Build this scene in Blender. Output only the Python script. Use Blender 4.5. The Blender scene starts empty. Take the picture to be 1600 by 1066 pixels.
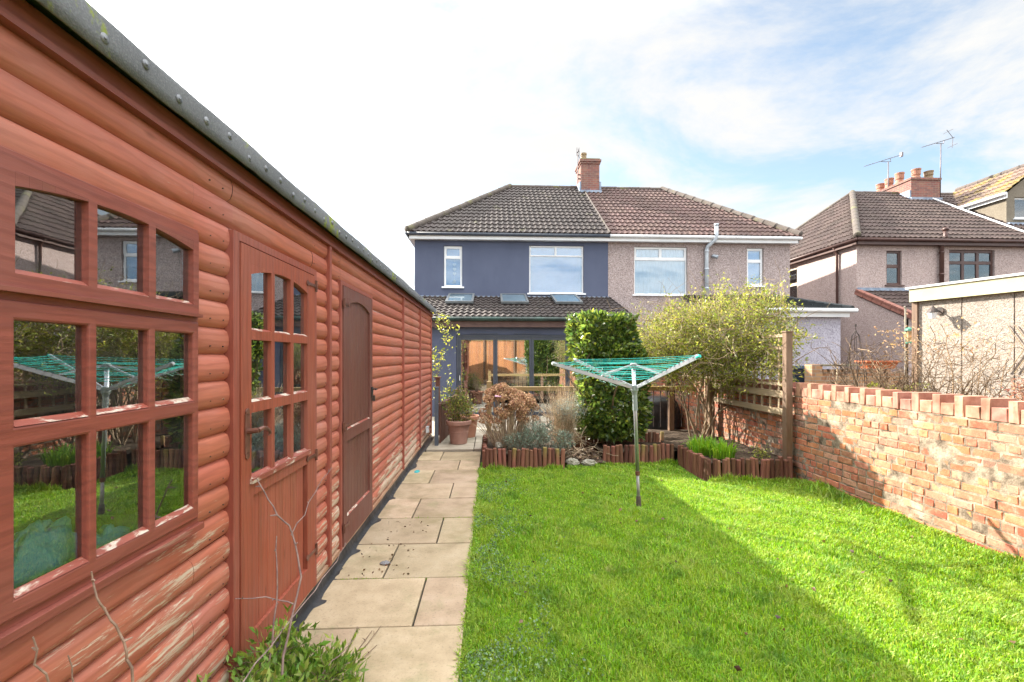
import bpy, math, random
import numpy as np
from mathutils import Vector, Matrix, noise as mnoise
C = bpy.context.scene.collection
SC = bpy.context.scene
R = math.radians
# ---------------------------------------------------------------- camera
cam_d = bpy.data.cameras.new('camera'); cam = bpy.data.objects.new('camera', cam_d); C.objects.link(cam)
cam.location = (0, 0, 1.55); cam.rotation_euler = (R(90), 0, R(-2.74))
cam_d.sensor_width = 36; cam_d.lens = 36 * 711 / 1600; cam_d.shift_y = 25 / 1600
cam_d.clip_start = .05; cam_d.clip_end = 600
SC.camera = cam
# ---------------------------------------------------------------- sun and sky
SUN = Vector((-1.265, 1.15, 1.0)).normalized()
sun_d = bpy.data.lights.new('sun', 'SUN'); sun = bpy.data.objects.new('sun', sun_d); C.objects.link(sun)
sun_d.energy = 2.8; sun_d.angle = R(.5); sun_d.color = (1, .93, .82)
sun.rotation_euler = SUN.to_track_quat('Z', 'Y').to_euler(); sun.location = (-8, 8, 12)
w = bpy.data.worlds.new('World'); SC.world = w; w.use_nodes = True
nt = w.node_tree; nt.nodes.clear()
def wn(t, **k):
    n = nt.nodes.new(t)
    for a, b in k.items(): setattr(n, a, b)
    return n
def wl(a, b): nt.links.new(a, b)
def wm(op, a, b=None, c=None):
    n = wn('ShaderNodeMath', operation=op)
    for i, x in enumerate((a, b, c)):
        if x is None: continue
        if isinstance(x, (int, float)): n.inputs[i].default_value = x
        else: wl(x, n.inputs[i])
    return n.outputs[0]
sky = wn('ShaderNodeTexSky', sky_type='NISHITA', sun_disc=False)
sky.sun_elevation = math.asin(SUN.z); sky.sun_rotation = math.atan2(SUN.x, SUN.y)
sky.air_density = 1.0; sky.dust_density = 1.2; sky.ozone_density = 1.3
tc = wn('ShaderNodeTexCoord')
sp = wn('ShaderNodeSeparateXYZ'); wl(tc.outputs['Generated'], sp.inputs[0])
den = wm('ADD', wm('MAXIMUM', sp.outputs[2], 0.0), .16)
cb = wn('ShaderNodeCombineXYZ'); wl(wm('DIVIDE', sp.outputs[0], den), cb.inputs[0]); wl(wm('DIVIDE', sp.outputs[1], den), cb.inputs[1])
cb.inputs[2].default_value = 2.2
mp = wn('ShaderNodeMapping'); wl(cb.outputs[0], mp.inputs[0]); mp.inputs['Rotation'].default_value = (0, 0, .5); mp.inputs['Scale'].default_value = (1.05, 1.3, 1)
n1 = wn('ShaderNodeTexNoise'); wl(mp.outputs[0], n1.inputs['Vector']); n1.inputs['Scale'].default_value = 1.15; n1.inputs['Detail'].default_value = 9; n1.inputs['Roughness'].default_value = .64; n1.inputs['Distortion'].default_value = .35
n2 = wn('ShaderNodeTexNoise'); wl(mp.outputs[0], n2.inputs['Vector']); n2.inputs['Scale'].default_value = .38; n2.inputs['Detail'].default_value = 3
dt = wn('ShaderNodeVectorMath', operation='DOT_PRODUCT'); wl(tc.outputs['Generated'], dt.inputs[0]); dt.inputs[1].default_value = SUN
dpos = wm('MAXIMUM', dt.outputs['Value'], 0.0)
glow = wm('POWER', dpos, 19.0)
mask = wm('ADD', wm('ADD', n1.outputs[0], wm('MULTIPLY', n2.outputs[0], .55)), wm('MULTIPLY', glow, .25))
mask = wm('ADD', mask, wm('MULTIPLY', wm('MAXIMUM', sp.outputs[2], 0.0), .12))
mr = wn('ShaderNodeMapRange', interpolation_type='SMOOTHSTEP'); wl(mask, mr.inputs[0])
mr.inputs[1].default_value = .69; mr.inputs[2].default_value = .95
def wstep(f, a, b):
    n = wn('ShaderNodeMapRange', interpolation_type='SMOOTHSTEP'); wl(f, n.inputs[0]); n.inputs[1].default_value = a; n.inputs[2].default_value = b; return n.outputs[0]
over = wstep(sp.outputs[2], .56, .85); back = wstep(sp.outputs[1], .25, -.6)      # extra cloud brightness added outside the view, overhead and behind the photographer, as fill
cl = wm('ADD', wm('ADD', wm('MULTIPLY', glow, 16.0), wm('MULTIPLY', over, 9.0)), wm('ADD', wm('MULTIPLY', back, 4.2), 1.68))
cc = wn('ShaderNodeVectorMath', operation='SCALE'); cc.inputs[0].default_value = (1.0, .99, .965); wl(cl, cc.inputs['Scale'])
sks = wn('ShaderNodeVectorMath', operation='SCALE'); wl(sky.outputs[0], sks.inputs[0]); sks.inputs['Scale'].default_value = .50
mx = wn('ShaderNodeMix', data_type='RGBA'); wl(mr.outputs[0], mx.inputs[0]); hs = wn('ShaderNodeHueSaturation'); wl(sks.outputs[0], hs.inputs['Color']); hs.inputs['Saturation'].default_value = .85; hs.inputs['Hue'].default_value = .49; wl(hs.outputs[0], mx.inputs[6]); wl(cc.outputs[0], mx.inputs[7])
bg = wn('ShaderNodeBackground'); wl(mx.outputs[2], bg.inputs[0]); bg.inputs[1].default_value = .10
wo = wn('ShaderNodeOutputWorld'); wl(bg.outputs[0], wo.inputs[0])
SC.view_settings.view_transform = 'Standard'; SC.view_settings.look = 'None'
SC.view_settings.exposure = 2.6; SC.view_settings.gamma = 1
SC.cycles.max_bounces = 8; SC.cycles.transparent_max_bounces = 12
try: SC.cycles.use_denoising = True
except Exception: pass
random.seed(7); rng = np.random.default_rng(7)
# ---------------------------------------------------------------- helpers
ORG = {}
class MB:
    """collects shapes, then links them as ONE mesh object"""
    def __init__(s): s.v = []; s.f = []
    def add(s, vs, fs):
        b = len(s.v); s.v.extend([tuple(p) for p in vs]); s.f.extend([tuple(i + b for i in f) for f in fs]); return s
    def box(s, x0, x1, y0, y1, z0, z1):
        return s.add([(x0,y0,z0),(x1,y0,z0),(x1,y1,z0),(x0,y1,z0),(x0,y0,z1),(x1,y0,z1),(x1,y1,z1),(x0,y1,z1)],
                     [(0,3,2,1),(4,5,6,7),(0,1,5,4),(1,2,6,5),(2,3,7,6),(3,0,4,7)])
    def obox(s, c, ax, h):
        """oriented box: centre, three unit axes, half sizes"""
        c = Vector(c); A = [Vector(a) * k for a, k in zip(ax, h)]
        vs = [c + A[0]*i + A[1]*j + A[2]*k for k in (-1, 1) for i, j in ((-1,-1),(1,-1),(1,1),(-1,1))]
        return s.add(vs, [(0,3,2,1),(4,5,6,7),(0,1,5,4),(1,2,6,5),(2,3,7,6),(3,0,4,7)])
    def beam(s, a, b, wd, ht, up=(0,0,1)):
        a = Vector(a); b = Vector(b); d = (b - a).normalized(); up = Vector(up)
        x = d.cross(up)
        if x.length < 1e-4: x = d.cross(Vector((1,0,0)))
        x.normalize(); u = x.cross(d)
        return s.obox((a+b)/2, (d, x, u), ((b-a).length/2, wd/2, ht/2))
    def tube(s, pts, rad, n=8, cap=True):
        pts = [Vector(p) for p in pts]; m = len(pts)
        if isinstance(rad, (int, float)): rad = [rad]*m
        vs = []; fs = []; px = None
        for i, p in enumerate(pts):
            d = (pts[min(i+1, m-1)] - pts[max(i-1, 0)])
            if d.length < 1e-9: d = Vector((0,0,1))
            d.normalize()
            x = px - d*px.dot(d) if px is not None else d.cross(Vector((.31,.2,.93)))
            if x.length < 1e-4: x = d.cross(Vector((1,0,0)))
            x.normalize(); px = x; y = d.cross(x)
            for k in range(n):
                a = 2*math.pi*k/n; vs.append(p + (x*math.cos(a) + y*math.sin(a))*rad[i])
        for i in range(m-1):
            for k in range(n):
                a = i*n+k; b = i*n+(k+1) % n; fs.append((a, b, b+n, a+n))
        if cap: fs.append(tuple(range(n-1, -1, -1))); fs.append(tuple((m-1)*n+k for k in range(n)))
        return s.add(vs, fs)
    def lathe(s, c, prof, n=24):
        """prof: list of (radius, z)"""
        vs = []; fs = []
        for r, z in prof:
            for k in range(n):
                a = 2*math.pi*k/n; vs.append((c[0]+r*math.cos(a), c[1]+r*math.sin(a), c[2]+z))
        for i in range(len(prof)-1):
            for k in range(n):
                a = i*n+k; b = i*n+(k+1) % n; fs.append((a, b, b+n, a+n))
        fs.append(tuple(range(n-1,-1,-1))); fs.append(tuple((len(prof)-1)*n+k for k in range(n)))
        return s.add(vs, fs)
    def quad(s, *p): return s.add(p, [tuple(range(len(p)))])
    def prism(s, poly, d):
        """polygon (3D points) extruded by vector d"""
        d = Vector(d); p = [Vector(q) for q in poly]; n = len(p)
        return s.add(p + [q+d for q in p], [tuple(range(n-1,-1,-1)), tuple(range(n, 2*n))] + [(i, (i+1) % n, (i+1) % n+n, i+n) for i in range(n)])
    def sheet(s, mapf, us, vs_, holes, t, back=True):
        """board or wall with rectangular holes; mapf(u,v,w)->xyz, w from 0 (front) to t (back)"""
        U = sorted(set([round(x, 5) for x in us] + [round(x, 5) for h in holes for x in h[:2]]))
        V = sorted(set([round(x, 5) for x in vs_] + [round(x, 5) for h in holes for x in h[2:4]]))
        U = [u for u in U if us[0]-1e-6 <= u <= us[-1]+1e-6]; V = [v for v in V if vs_[0]-1e-6 <= v <= vs_[-1]+1e-6]
        def solid(i, j):
            if i < 0 or j < 0 or i >= len(U)-1 or j >= len(V)-1: return False
            cu = (U[i]+U[i+1])/2; cv = (V[j]+V[j+1])/2
            return not any(h[0] < cu < h[1] and h[2] < cv < h[3] for h in holes)
        idx = {}
        def P(i, j, k):
            if (i, j, k) not in idx:
                idx[(i,j,k)] = len(s.v); s.v.append(tuple(mapf(U[i], V[j], t if k else 0)))
            return idx[(i,j,k)]
        for i in range(len(U)-1):
            for j in range(len(V)-1):
                if not solid(i, j): continue
                s.f.append((P(i,j,0), P(i+1,j,0), P(i+1,j+1,0), P(i,j+1,0)))
                if back: s.f.append((P(i,j,1), P(i,j+1,1), P(i+1,j+1,1), P(i+1,j,1)))
                if not solid(i-1, j): s.f.append((P(i,j,0), P(i,j+1,0), P(i,j+1,1), P(i,j,1)))
                if not solid(i+1, j): s.f.append((P(i+1,j,0), P(i+1,j,1), P(i+1,j+1,1), P(i+1,j+1,0)))
                if not solid(i, j-1): s.f.append((P(i,j,0), P(i,j,1), P(i+1,j,1), P(i+1,j,0)))
                if not solid(i, j+1): s.f.append((P(i,j+1,0), P(i+1,j+1,0), P(i+1,j+1,1), P(i,j+1,1)))
        return s
    def build(s, name, m, parent=None, smooth=False, bevel=0, origin=None):
        org = ORG.get(parent.name, Vector((0,0,0))) if parent else Vector(origin) if origin else s.base()
        me = bpy.data.meshes.new(name)
        me.from_pydata([(p[0]-org.x, p[1]-org.y, p[2]-org.z) for p in s.v], [], s.f); me.update()
        return link(name, me, m, parent, org, smooth, bevel)
    def base(s):
        a = np.array(s.v); lo = a.min(0); hi = a.max(0); return Vector(((lo[0]+hi[0])/2, (lo[1]+hi[1])/2, lo[2]))
def build_multi(name, parts, parent, smooth=False):
    """one part whose small fittings have a material of their own"""
    al = MB(); ix = []
    for b, m in parts: k = len(al.f); al.add(b.v, b.f); ix += [len(ix) and parts.index((b, m))]*(len(al.f)-k)
    o = al.build(name, parts[0][1], parent, smooth)
    for b, m in parts[1:]: o.data.materials.append(m)
    k = 0
    for i, (b, m) in enumerate(parts):
        for _ in b.f: o.data.polygons[k].material_index = i; k += 1
    return o
def link(name, me, m, parent, org, smooth=False, bevel=0):
    o = bpy.data.objects.new(name, me); C.objects.link(o)
    if parent: o.parent = parent
    else: o.location = org
    ORG[o.name] = org
    if m: me.materials.append(m)
    if smooth: me.polygons.foreach_set('use_smooth', [True]*len(me.polygons))
    if bevel:
        b = o.modifiers.new('bevel', 'BEVEL'); b.width = bevel; b.segments = 2; b.limit_method = 'ANGLE'; b.angle_limit = R(40)
    return o
def mesh_np(name, verts, tris, m, parent=None, origin=None, smooth=False):
    verts = np.asarray(verts, dtype=np.float64); tris = np.asarray(tris, dtype=np.int32)
    if parent: org = ORG[parent.name]
    elif origin is not None: org = Vector(origin)
    else: lo = verts.min(0); hi = verts.max(0); org = Vector(((lo[0]+hi[0])/2, (lo[1]+hi[1])/2, lo[2]))
    verts = (verts - np.array(org)).astype(np.float32)
    me = bpy.data.meshes.new(name); k = tris.shape[1]
    me.vertices.add(len(verts)); me.vertices.foreach_set('co', verts.ravel())
    me.loops.add(tris.size); me.loops.foreach_set('vertex_index', tris.ravel())
    me.polygons.add(len(tris)); me.polygons.foreach_set('loop_start', np.arange(0, tris.size, k, dtype=np.int32))
    me.polygons.foreach_set('loop_total', np.full(len(tris), k, dtype=np.int32))
    me.update(calc_edges=True); me.validate()
    return link(name, me, m, parent, org, smooth)
def thing(name, label, cat, loc=(0,0,0), group=None):
    o = bpy.data.objects.new(name, None); C.objects.link(o); o.location = loc; o.empty_display_size = .1
    ORG[o.name] = Vector(loc); tag(o, label, cat, group); return o
def tag(o, label, cat=None, group=None, kind=None):
    if label: o['label'] = label
    if cat: o['category'] = cat
    if group: o['group'] = group
    if kind: o['kind'] = kind
    return o
def struct(o): o['kind'] = 'structure'; return o
def copy_tree(o, parent=None):
    c = o.copy(); C.objects.link(c); c.parent = parent; ORG[c.name] = ORG[o.name]
    for ch in [x for x in C.objects if x.parent == o]: copy_tree(ch, c)
    return c
# ---------------------------------------------------------------- materials
class Mat:
    def __init__(s, name, coords='Object'):
        s.m = bpy.data.materials.new(name); s.m.use_nodes = True; s.t = s.m.node_tree; s.t.nodes.clear()
        s.out = s.n('ShaderNodeOutputMaterial'); s.b = s.n('ShaderNodeBsdfPrincipled'); s.l(s.b.outputs[0], s.out.inputs[0])
        s.tc = s.n('ShaderNodeTexCoord'); s.co = s.tc.outputs[coords]; s.col = None; s.bump_in = None
    def n(s, t, **k):
        n = s.t.nodes.new(t)
        for a, b in k.items(): setattr(n, a, b)
        return n
    def l(s, a, b): s.t.links.new(a, b)
    def math(s, op, a, b=None, c=None, clamp=False):
        n = s.n('ShaderNodeMath', operation=op, use_clamp=clamp)
        for i, x in enumerate((a, b, c)):
            if x is None: continue
            if isinstance(x, (int, float)): n.inputs[i].default_value = x
            else: s.l(x, n.inputs[i])
        return n.outputs[0]
    def noise(s, scale, stretch=(1,1,1), detail=5, rough=.55, dist=0, off=(0,0,0), vec=None):
        mp = s.n('ShaderNodeMapping'); s.l(vec or s.co, mp.inputs[0]); mp.inputs['Scale'].default_value = stretch; mp.inputs['Location'].default_value = off
        n = s.n('ShaderNodeTexNoise'); s.l(mp.outputs[0], n.inputs['Vector']); n.inputs['Scale'].default_value = scale
        n.inputs['Detail'].default_value = detail; n.inputs['Roughness'].default_value = rough; n.inputs['Distortion'].default_value = dist
        return n.outputs[0]
    def ramp(s, f, stops):
        n = s.n('ShaderNodeValToRGB'); s.l(f, n.inputs[0]); e = n.color_ramp.elements
        while len(e) < len(stops): e.new(.5)
        for i, (p, c) in enumerate(stops): e[i].position = p; e[i].color = (*c, 1)
        return n.outputs[0]
    def mix(s, f, a, b, mode='MIX'):
        n = s.n('ShaderNodeMix', data_type='RGBA', blend_type=mode)
        for i, x in ((0, f), (6, a), (7, b)):
            if isinstance(x, (int, float)): n.inputs[i].default_value = x
            elif isinstance(x, tuple): n.inputs[i].default_value = (*x, 1)
            else: s.l(x, n.inputs[i])
        return n.outputs[2]
    def rng(s, f, lo, hi, a=0., b=1.):
        n = s.n('ShaderNodeMapRange'); s.l(f, n.inputs[0])
        for i, x in enumerate((lo, hi, a, b)): n.inputs[i+1].default_value = x
        return n.outputs[0]
    def sep(s, i):
        n = s.n('ShaderNodeSeparateXYZ'); s.l(s.co, n.inputs[0]); return n.outputs[i]
    def island(s): return s.n('ShaderNodeNewGeometry').outputs['Random Per Island']
    def vary(s, col, f, lo, hi, hue=0., sat=None):
        n = s.n('ShaderNodeHueSaturation'); s.l(col, n.inputs['Color']); s.l(s.rng(f, 0, 1, lo, hi), n.inputs['Value'])
        if hue: s.l(s.rng(s.math('FRACT', s.math('MULTIPLY', f, 17.3)), 0, 1, .5-hue, .5+hue), n.inputs['Hue'])
        return n.outputs[0]
    def bump(s, f, strength, dist=.01):
        n = s.n('ShaderNodeBump'); s.l(f, n.inputs['Height']); n.inputs['Strength'].default_value = strength; n.inputs['Distance'].default_value = dist
        if s.bump_in is not None: s.l(s.bump_in, n.inputs['Normal'])
        s.bump_in = n.outputs[0]; return s
    def done(s, col, rough=.7, spec=.4, metal=0, rough_f=None):
        if isinstance(col, tuple): s.b.inputs['Base Color'].default_value = (*col, 1)
        else: s.l(col, s.b.inputs['Base Color'])
        s.b.inputs['Roughness'].default_value = rough; s.b.inputs['Specular IOR Level'].default_value = spec; s.b.inputs['Metallic'].default_value = metal
        if rough_f is not None: s.l(rough_f, s.b.inputs['Roughness'])
        if s.bump_in is not None: s.l(s.bump_in, s.b.inputs['Normal'])
        return s.m
def simple(name, c1, c2, scale=6, stretch=(1,1,1), rough=.7, bump=.2, bs=40, bd=.004, island=0., spec=.4, metal=0, detail=5, p=(.35,.65), hue=0.):
    m = Mat(name); f = m.noise(scale, stretch, detail); c = m.ramp(f, [(p[0], c1), (p[1], c2)])
    if island: c = m.vary(c, m.island(), 1-island, 1+island, hue)
    if bump: m.bump(m.noise(bs, stretch, 4), bump, bd)
    return m.done(c, rough, spec, metal)
def leafmat(name, cols, rough=.5, transl=.35, hue=.02, var=.45, spec=.4, tcol=None):
    m = Mat(name); isl = m.island(); n = len(cols)
    c = m.ramp(isl, [(i/(n-1) if n > 1 else 0, k) for i, k in enumerate(cols)])
    c = m.vary(c, m.math('FRACT', m.math('MULTIPLY', isl, 7.77)), 1-var, 1+var, hue)
    m.done(c, rough, spec)
    t = m.n('ShaderNodeBsdfTranslucent')
    h = m.n('ShaderNodeHueSaturation'); m.l(c, h.inputs['Color']); h.inputs['Value'].default_value = 1.5; h.inputs['Hue'].default_value = .485; h.inputs['Saturation'].default_value = 1.05
    m.l(h.outputs[0], t.inputs[0])
    x = m.n('ShaderNodeMixShader'); x.inputs[0].default_value = transl; m.l(m.b.outputs[0], x.inputs[1]); m.l(t.outputs[0], x.inputs[2]); m.l(x.outputs[0], m.out.inputs[0])
    return m.m
def glassmat(name, tint=(.85,.9,.9), base=.12, k=1.0, rough=0.0, ior=1.5, dust=.06):
    m = Mat(name); g = m.n('ShaderNodeBsdfGlossy'); g.inputs['Roughness'].default_value = rough; g.inputs['Color'].default_value = (.95,.98,1,1)
    bn = m.n('ShaderNodeBump'); bn.inputs['Strength'].default_value = .02; bn.inputs['Distance'].default_value = .01; m.l(m.noise(2.2), bn.inputs['Height']); m.l(bn.outputs[0], g.inputs['Normal'])
    t = m.n('ShaderNodeBsdfTransparent'); t.inputs[0].default_value = (*tint, 1)
    fr = m.n('ShaderNodeFresnel'); fr.inputs[0].default_value = ior
    f = m.math('ADD', m.math('MULTIPLY', fr.outputs[0], k), base, clamp=True)
    x = m.n('ShaderNodeMixShader'); m.l(f, x.inputs[0]); m.l(t.outputs[0], x.inputs[1]); m.l(g.outputs[0], x.inputs[2])
    df = m.n('ShaderNodeBsdfDiffuse'); df.inputs[0].default_value = (.6,.62,.62,1)
    dm = m.math('MULTIPLY', m.rng(m.noise(3.5, (1,1,2.2), 8, .7), .4, .8), dust)
    y = m.n('ShaderNodeMixShader'); m.l(dm, y.inputs[0]); m.l(x.outputs[0], y.inputs[1]); m.l(df.outputs[0], y.inputs[2]); m.l(y.outputs[0], m.out.inputs[0])
    return m.m
def timber(name, base, dark, worn, wscale=(18,1.6,18), lo=.6, hi=.68, zr=None, zk=.3, ax='Y', rough=.6, planks=0, island=.12, streak=.5, grain_b=.35, broad_sheen=.35, crest=0):
    """painted, stained or bare wood with grain along one axis, and flaked places that show the wood below"""
    m = Mat(name)
    st = {'Y': (14,.8,14), 'Z': (14,14,.8), 'X': (.8,14,14)}[ax]
    g = m.noise(3.2, st, 8, .65, .8)
    fine = m.noise(11, st, 6, .7, 0, (3,1,2))
    c = m.ramp(g, [(.25, dark), (.5, base), (.75, tuple(min(1, x*1.22) for x in base))])
    c = m.mix(m.math('MULTIPLY', m.rng(fine, .55, .8), streak), c, tuple(x*.62 for x in base))
    c = m.mix(m.math('MULTIPLY', m.rng(m.noise(1.3, (1,1,1), 4, .6, 0, (5,5,5)), .45, .7), broad_sheen), c, tuple(min(1, x*.82+.075) for x in base))  # broad paler tone; on the cladding it paints in a grey-pink sheen
    wv = m.n('ShaderNodeTexWave', wave_type='BANDS', bands_direction={'Y': 'Z', 'Z': 'Y', 'X': 'Z'}[ax]); mpw = m.n('ShaderNodeMapping'); m.l(m.co, mpw.inputs[0]); mpw.inputs['Scale'].default_value = {'Y': (1,.16,1), 'Z': (1,1,.16), 'X': (.16,1,1)}[ax]
    m.l(mpw.outputs[0], wv.inputs['Vector']); wv.inputs['Scale'].default_value = 9; wv.inputs['Distortion'].default_value = 9; wv.inputs['Detail'].default_value = 4; wv.inputs['Detail Scale'].default_value = 1.6
    c = m.mix(m.math('MULTIPLY', m.rng(wv.outputs['Fac'], .55, .95), .42), c, tuple(x*.66 for x in base))
    vk = m.n('ShaderNodeTexVoronoi'); mpk = m.n('ShaderNodeMapping'); m.l(m.co, mpk.inputs[0]); mpk.inputs['Scale'].default_value = {'Y': (.01,1.7,5), 'Z': (.01,5,1.7), 'X': (1.7,.01,5)}[ax]; m.l(mpk.outputs[0], vk.inputs['Vector']); vk.inputs['Scale'].default_value = 1.35
    c = m.mix(m.rng(vk.outputs['Distance'], .085, .03, 0, .55), c, tuple(x*.45 for x in base))
    m.bump(wv.outputs['Fac'], .12, .002)
    if island: c = m.vary(c, m.island(), 1-island, 1+island, .003)
    if worn:
        wst = {'Y': wscale, 'Z': (wscale[0], wscale[2], wscale[1]), 'X': (wscale[1], wscale[0], wscale[2])}[ax]
        f = m.noise(1.0, wst, 9, .72, .6, (9,4,1))
        big = m.noise(1.1, (1,1,1.6), 3, .5, 0, (2,7,3))
        f = m.math('ADD', m.math('MULTIPLY', f, .62), m.math('MULTIPLY', big, .38))
        if zr: f = m.math('ADD', f, m.rng(m.sep(2), zr[0], zr[1], zk, 0))
        if crest:
            q = m.math('FRACT', m.math('DIVIDE', m.math('SUBTRACT', m.sep(2), .105), .112)); q = m.math('MULTIPLY', m.math('MULTIPLY', q, m.math('SUBTRACT', 1.0, q)), 4*crest)
            f = m.math('ADD', m.math('ADD', f, q), m.math('MULTIPLY', m.math('SUBTRACT', m.noise(95, (.6,.10,1), 6, .85), .5), .34))
        mk = m.rng(f, lo, hi)
        wc = m.mix(m.rng(m.noise(5, st, 6, .7, 0, (1,8,1)), .35, .65), worn[0], worn[1])
        c = m.mix(mk, c, wc); m.bump(mk, -.35, .002)
    m.bump(fine, grain_b, .0025)
    return m.done(c, rough, .45, rough_f=m.rng(g, .3, .7, rough-.16, rough+.1))
M = {}
RED = (.40,.118,.070); REDD = (.31,.084,.052)
M['clad'] = timber('painted_cladding', RED, REDD, ((.56,.46,.36),(.36,.27,.19)), (20,3.0,40), .70, .75, (.1,1.15), .19, island=.06, broad_sheen=.8, crest=.06)
M['frame'] = timber('painted_frame', (.215,.056,.035), (.155,.039,.027), ((.52,.43,.34),(.3,.2,.14)), (30,3,30), .63, .76, (.1,2.0), .05, island=.06)
M['framez'] = timber('painted_upright', (.27,.072,.045), (.19,.05,.034), ((.5,.42,.33),(.3,.2,.14)), (30,3,30), .68, .77, (.1,.9), .09, ax='Z', island=.06)
M['bead'] = timber('flaking_bead', (.25,.06,.035), (.2,.05,.03), ((.62,.56,.48),(.42,.34,.26)), (26,9,26), .50, .55, island=.1)
M['door'] = timber('stained_door', (.29,.070,.036), (.19,.046,.026), ((.42,.33,.25),(.25,.16,.11)), (30,3,30), .71, .77, (.1,.7), .1, ax='Z', island=.07)
M['door2'] = timber('brown_door', (.13,.045,.032), (.085,.03,.024), ((.4,.32,.24),(.22,.14,.10)), (30,3,30), .71, .77, (.1,.9), .1, ax='Z', island=.1)
M['bare'] = timber('bare_base_board', (.35,.2,.12), (.2,.11,.07), ((.5,.42,.32),(.3,.2,.13)), (20,2,20), .5, .6)
M['iron'] = simple('black_iron', (.02,.02,.022), (.07,.045,.035), 12, rough=.55, bump=.3, bs=90, bd=.002)
M['brownmetal'] = simple('rusted_brown_handle', (.09,.035,.025), (.16,.07,.05), 20, rough=.45, bump=.2, bs=90, bd=.002)
m = Mat('roof_felt'); f = m.noise(3); c = m.ramp(f, [(.3, (.095,.10,.108)), (.7, (.15,.157,.168))])
gr = m.noise(160, detail=2); c = m.mix(m.rng(gr, .45, .8), c, (.19,.197,.21))
moss = m.rng(m.noise(2.3, (1,1.6,1), 6, .7, 0, (4,7,2)), .60, .64); c = m.mix(m.math('MULTIPLY', moss, .85), c, (.20,.24,.035))
m.bump(gr, .5, .003); M['felt'] = m.done(c, .9, .2)
M['dpm'] = simple('black_membrane', (.012,.012,.014), (.03,.03,.033), 5, rough=.38, bump=.6, bs=9, bd=.02)
M['darkwood'] = simple('dark_interior_wood', (.05,.032,.022), (.10,.065,.045), 4, (1,1,8), rough=.9, bump=0)
M['glass'] = glassmat('shed_window_glass', (.92,.95,.95), .20, 1.5, dust=.05)
M['bluebag'] = simple('blue_plastic', (.05,.30,.55), (.14,.44,.66), 3, rough=.35, bump=.5, bs=14, bd=.03)
M['tealcloth'] = simple('teal_cloth', (.02,.25,.27), (.05,.4,.42), 8)
# ================================================================ GARDEN SHED
XS = -1.11
shed = thing('garden_shed', 'long red painted timber shed with rounded log cladding and felt roof', 'shed', (XS, 3.8, 0))
BH = .112; Z0 = .105
def clad(mb, ya, yb, zmin, zmax, face=0):
    k0 = int((zmin-Z0)/BH) - 1
    for k in range(max(0, k0), 40):
        a = Z0 + k*BH; b = a + BH
        lo = max(a, zmin); hi = min(b, zmax)
        if hi - lo < .004:
            if a > zmax: break
            continue
        zs = [lo + (hi-lo)*i/9 for i in range(10)]
        ys = np.linspace(ya, yb, max(2, int((yb-ya)/.35)+1))
        vs = []; fs = []; jj = rng.uniform(-.0015, .0015)
        for y in ys:
            for z in zs:
                t = (z-a)/BH; q = min(1, max(0, t))
                x = -1.128 + .026*math.sqrt(max(0, 1-(2*q-1)**2))**1.0 + jj + .0012*math.sin(y*2.1+k)
                vs.append((x, y, z))
        n = len(zs)
        for i in range(len(ys)-1):
            for j in range(n-1): fs.append((i*n+j, (i+1)*n+j, (i+1)*n+j+1, i*n+j+1))
        mb.add(vs, fs)
cl_ = MB(); TOP = 2.375
for a, b, z0, z1 in [(-1.2,1.06,Z0,TOP),(1.06,1.795,Z0,.925),(1.06,1.795,2.025,TOP),(1.795,2.06,Z0,TOP),(2.06,2.965,2.09,TOP),(2.965,3.22,Z0,TOP),
                     (3.26,3.50,Z0,TOP),(3.50,4.375,2.115,TOP),(4.375,5.945,Z0,TOP),(5.975,7.365,Z0,TOP),(7.395,8.75,Z0,TOP)]:
    clad(cl_, a, b, z0, z1)
nb = MB()
for y in (1.9,2.99,3.2,3.3,3.47,4.41,5.15,5.9,6.02,6.7,7.32,7.44,8.1,8.7,.5,-.2,1.99):
    for k in range(20):
        z = Z0 + (k+.3)*BH
        if y < 1.06 or y > 1.8: nb.tube([(-1.112,y+rng.uniform(-.006,.006),z),(-1.1015,y,z)], .0028, 5)
o = build_multi('cladding', [(cl_, M['clad']), (nb, M['iron'])], shed, True)
md = o.modifiers.new('edges', 'EDGE_SPLIT'); md.split_angle = R(35)
for y in (3.24, 5.96, 7.38): MB().box(-1.13, -1.082, y-.02, y+.02, .09, 2.34).build('cover_strip', M['framez'], shed, bevel=.003)
MB().box(-1.14,-1.085,8.74,8.79,.09,2.34).build('corner_post', M['framez'], shed, bevel=.003)
MB().box(-1.135,-1.095,-1.2,8.75,.075,.106).build('base_board', M['bare'], shed)
pl = MB(); ys = np.linspace(-1.2, 8.78, 120); vs = []; fs = []
for i, y in enumerate(ys):
    j = .012*math.sin(y*9)+rng.uniform(-.006,.006)
    vs += [(-1.10, y, .09), (-1.088+j*.3, y, .055), (-1.075+j, y, .015), (-1.02+j*1.4, y, .004 + abs(j)*.6)]
for i in range(len(ys)-1):
    for k in range(3): fs.append((i*4+k, i*4+k+1, i*4+k+5, i*4+k+4))
pl.add(vs, fs); pl.build('damp_proof_sheet', M['dpm'], shed, smooth=True)
MB().box(-3.55,-1.12,-1.2,8.75,0,.07).build('floor', M['darkwood'], shed)
sw = MB(); sw.box(-3.6,-3.55,-1.2,8.75,.0,2.4); sw.box(-3.55,-1.13,-1.25,-1.2,0,2.34); sw.box(-3.55,-1.13,8.75,8.79,0,2.34); sw.box(-3.55,-1.2,3.1,3.14,.08,2.33)
sw.build('inner_wall', M['darkwood'], shed)
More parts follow.
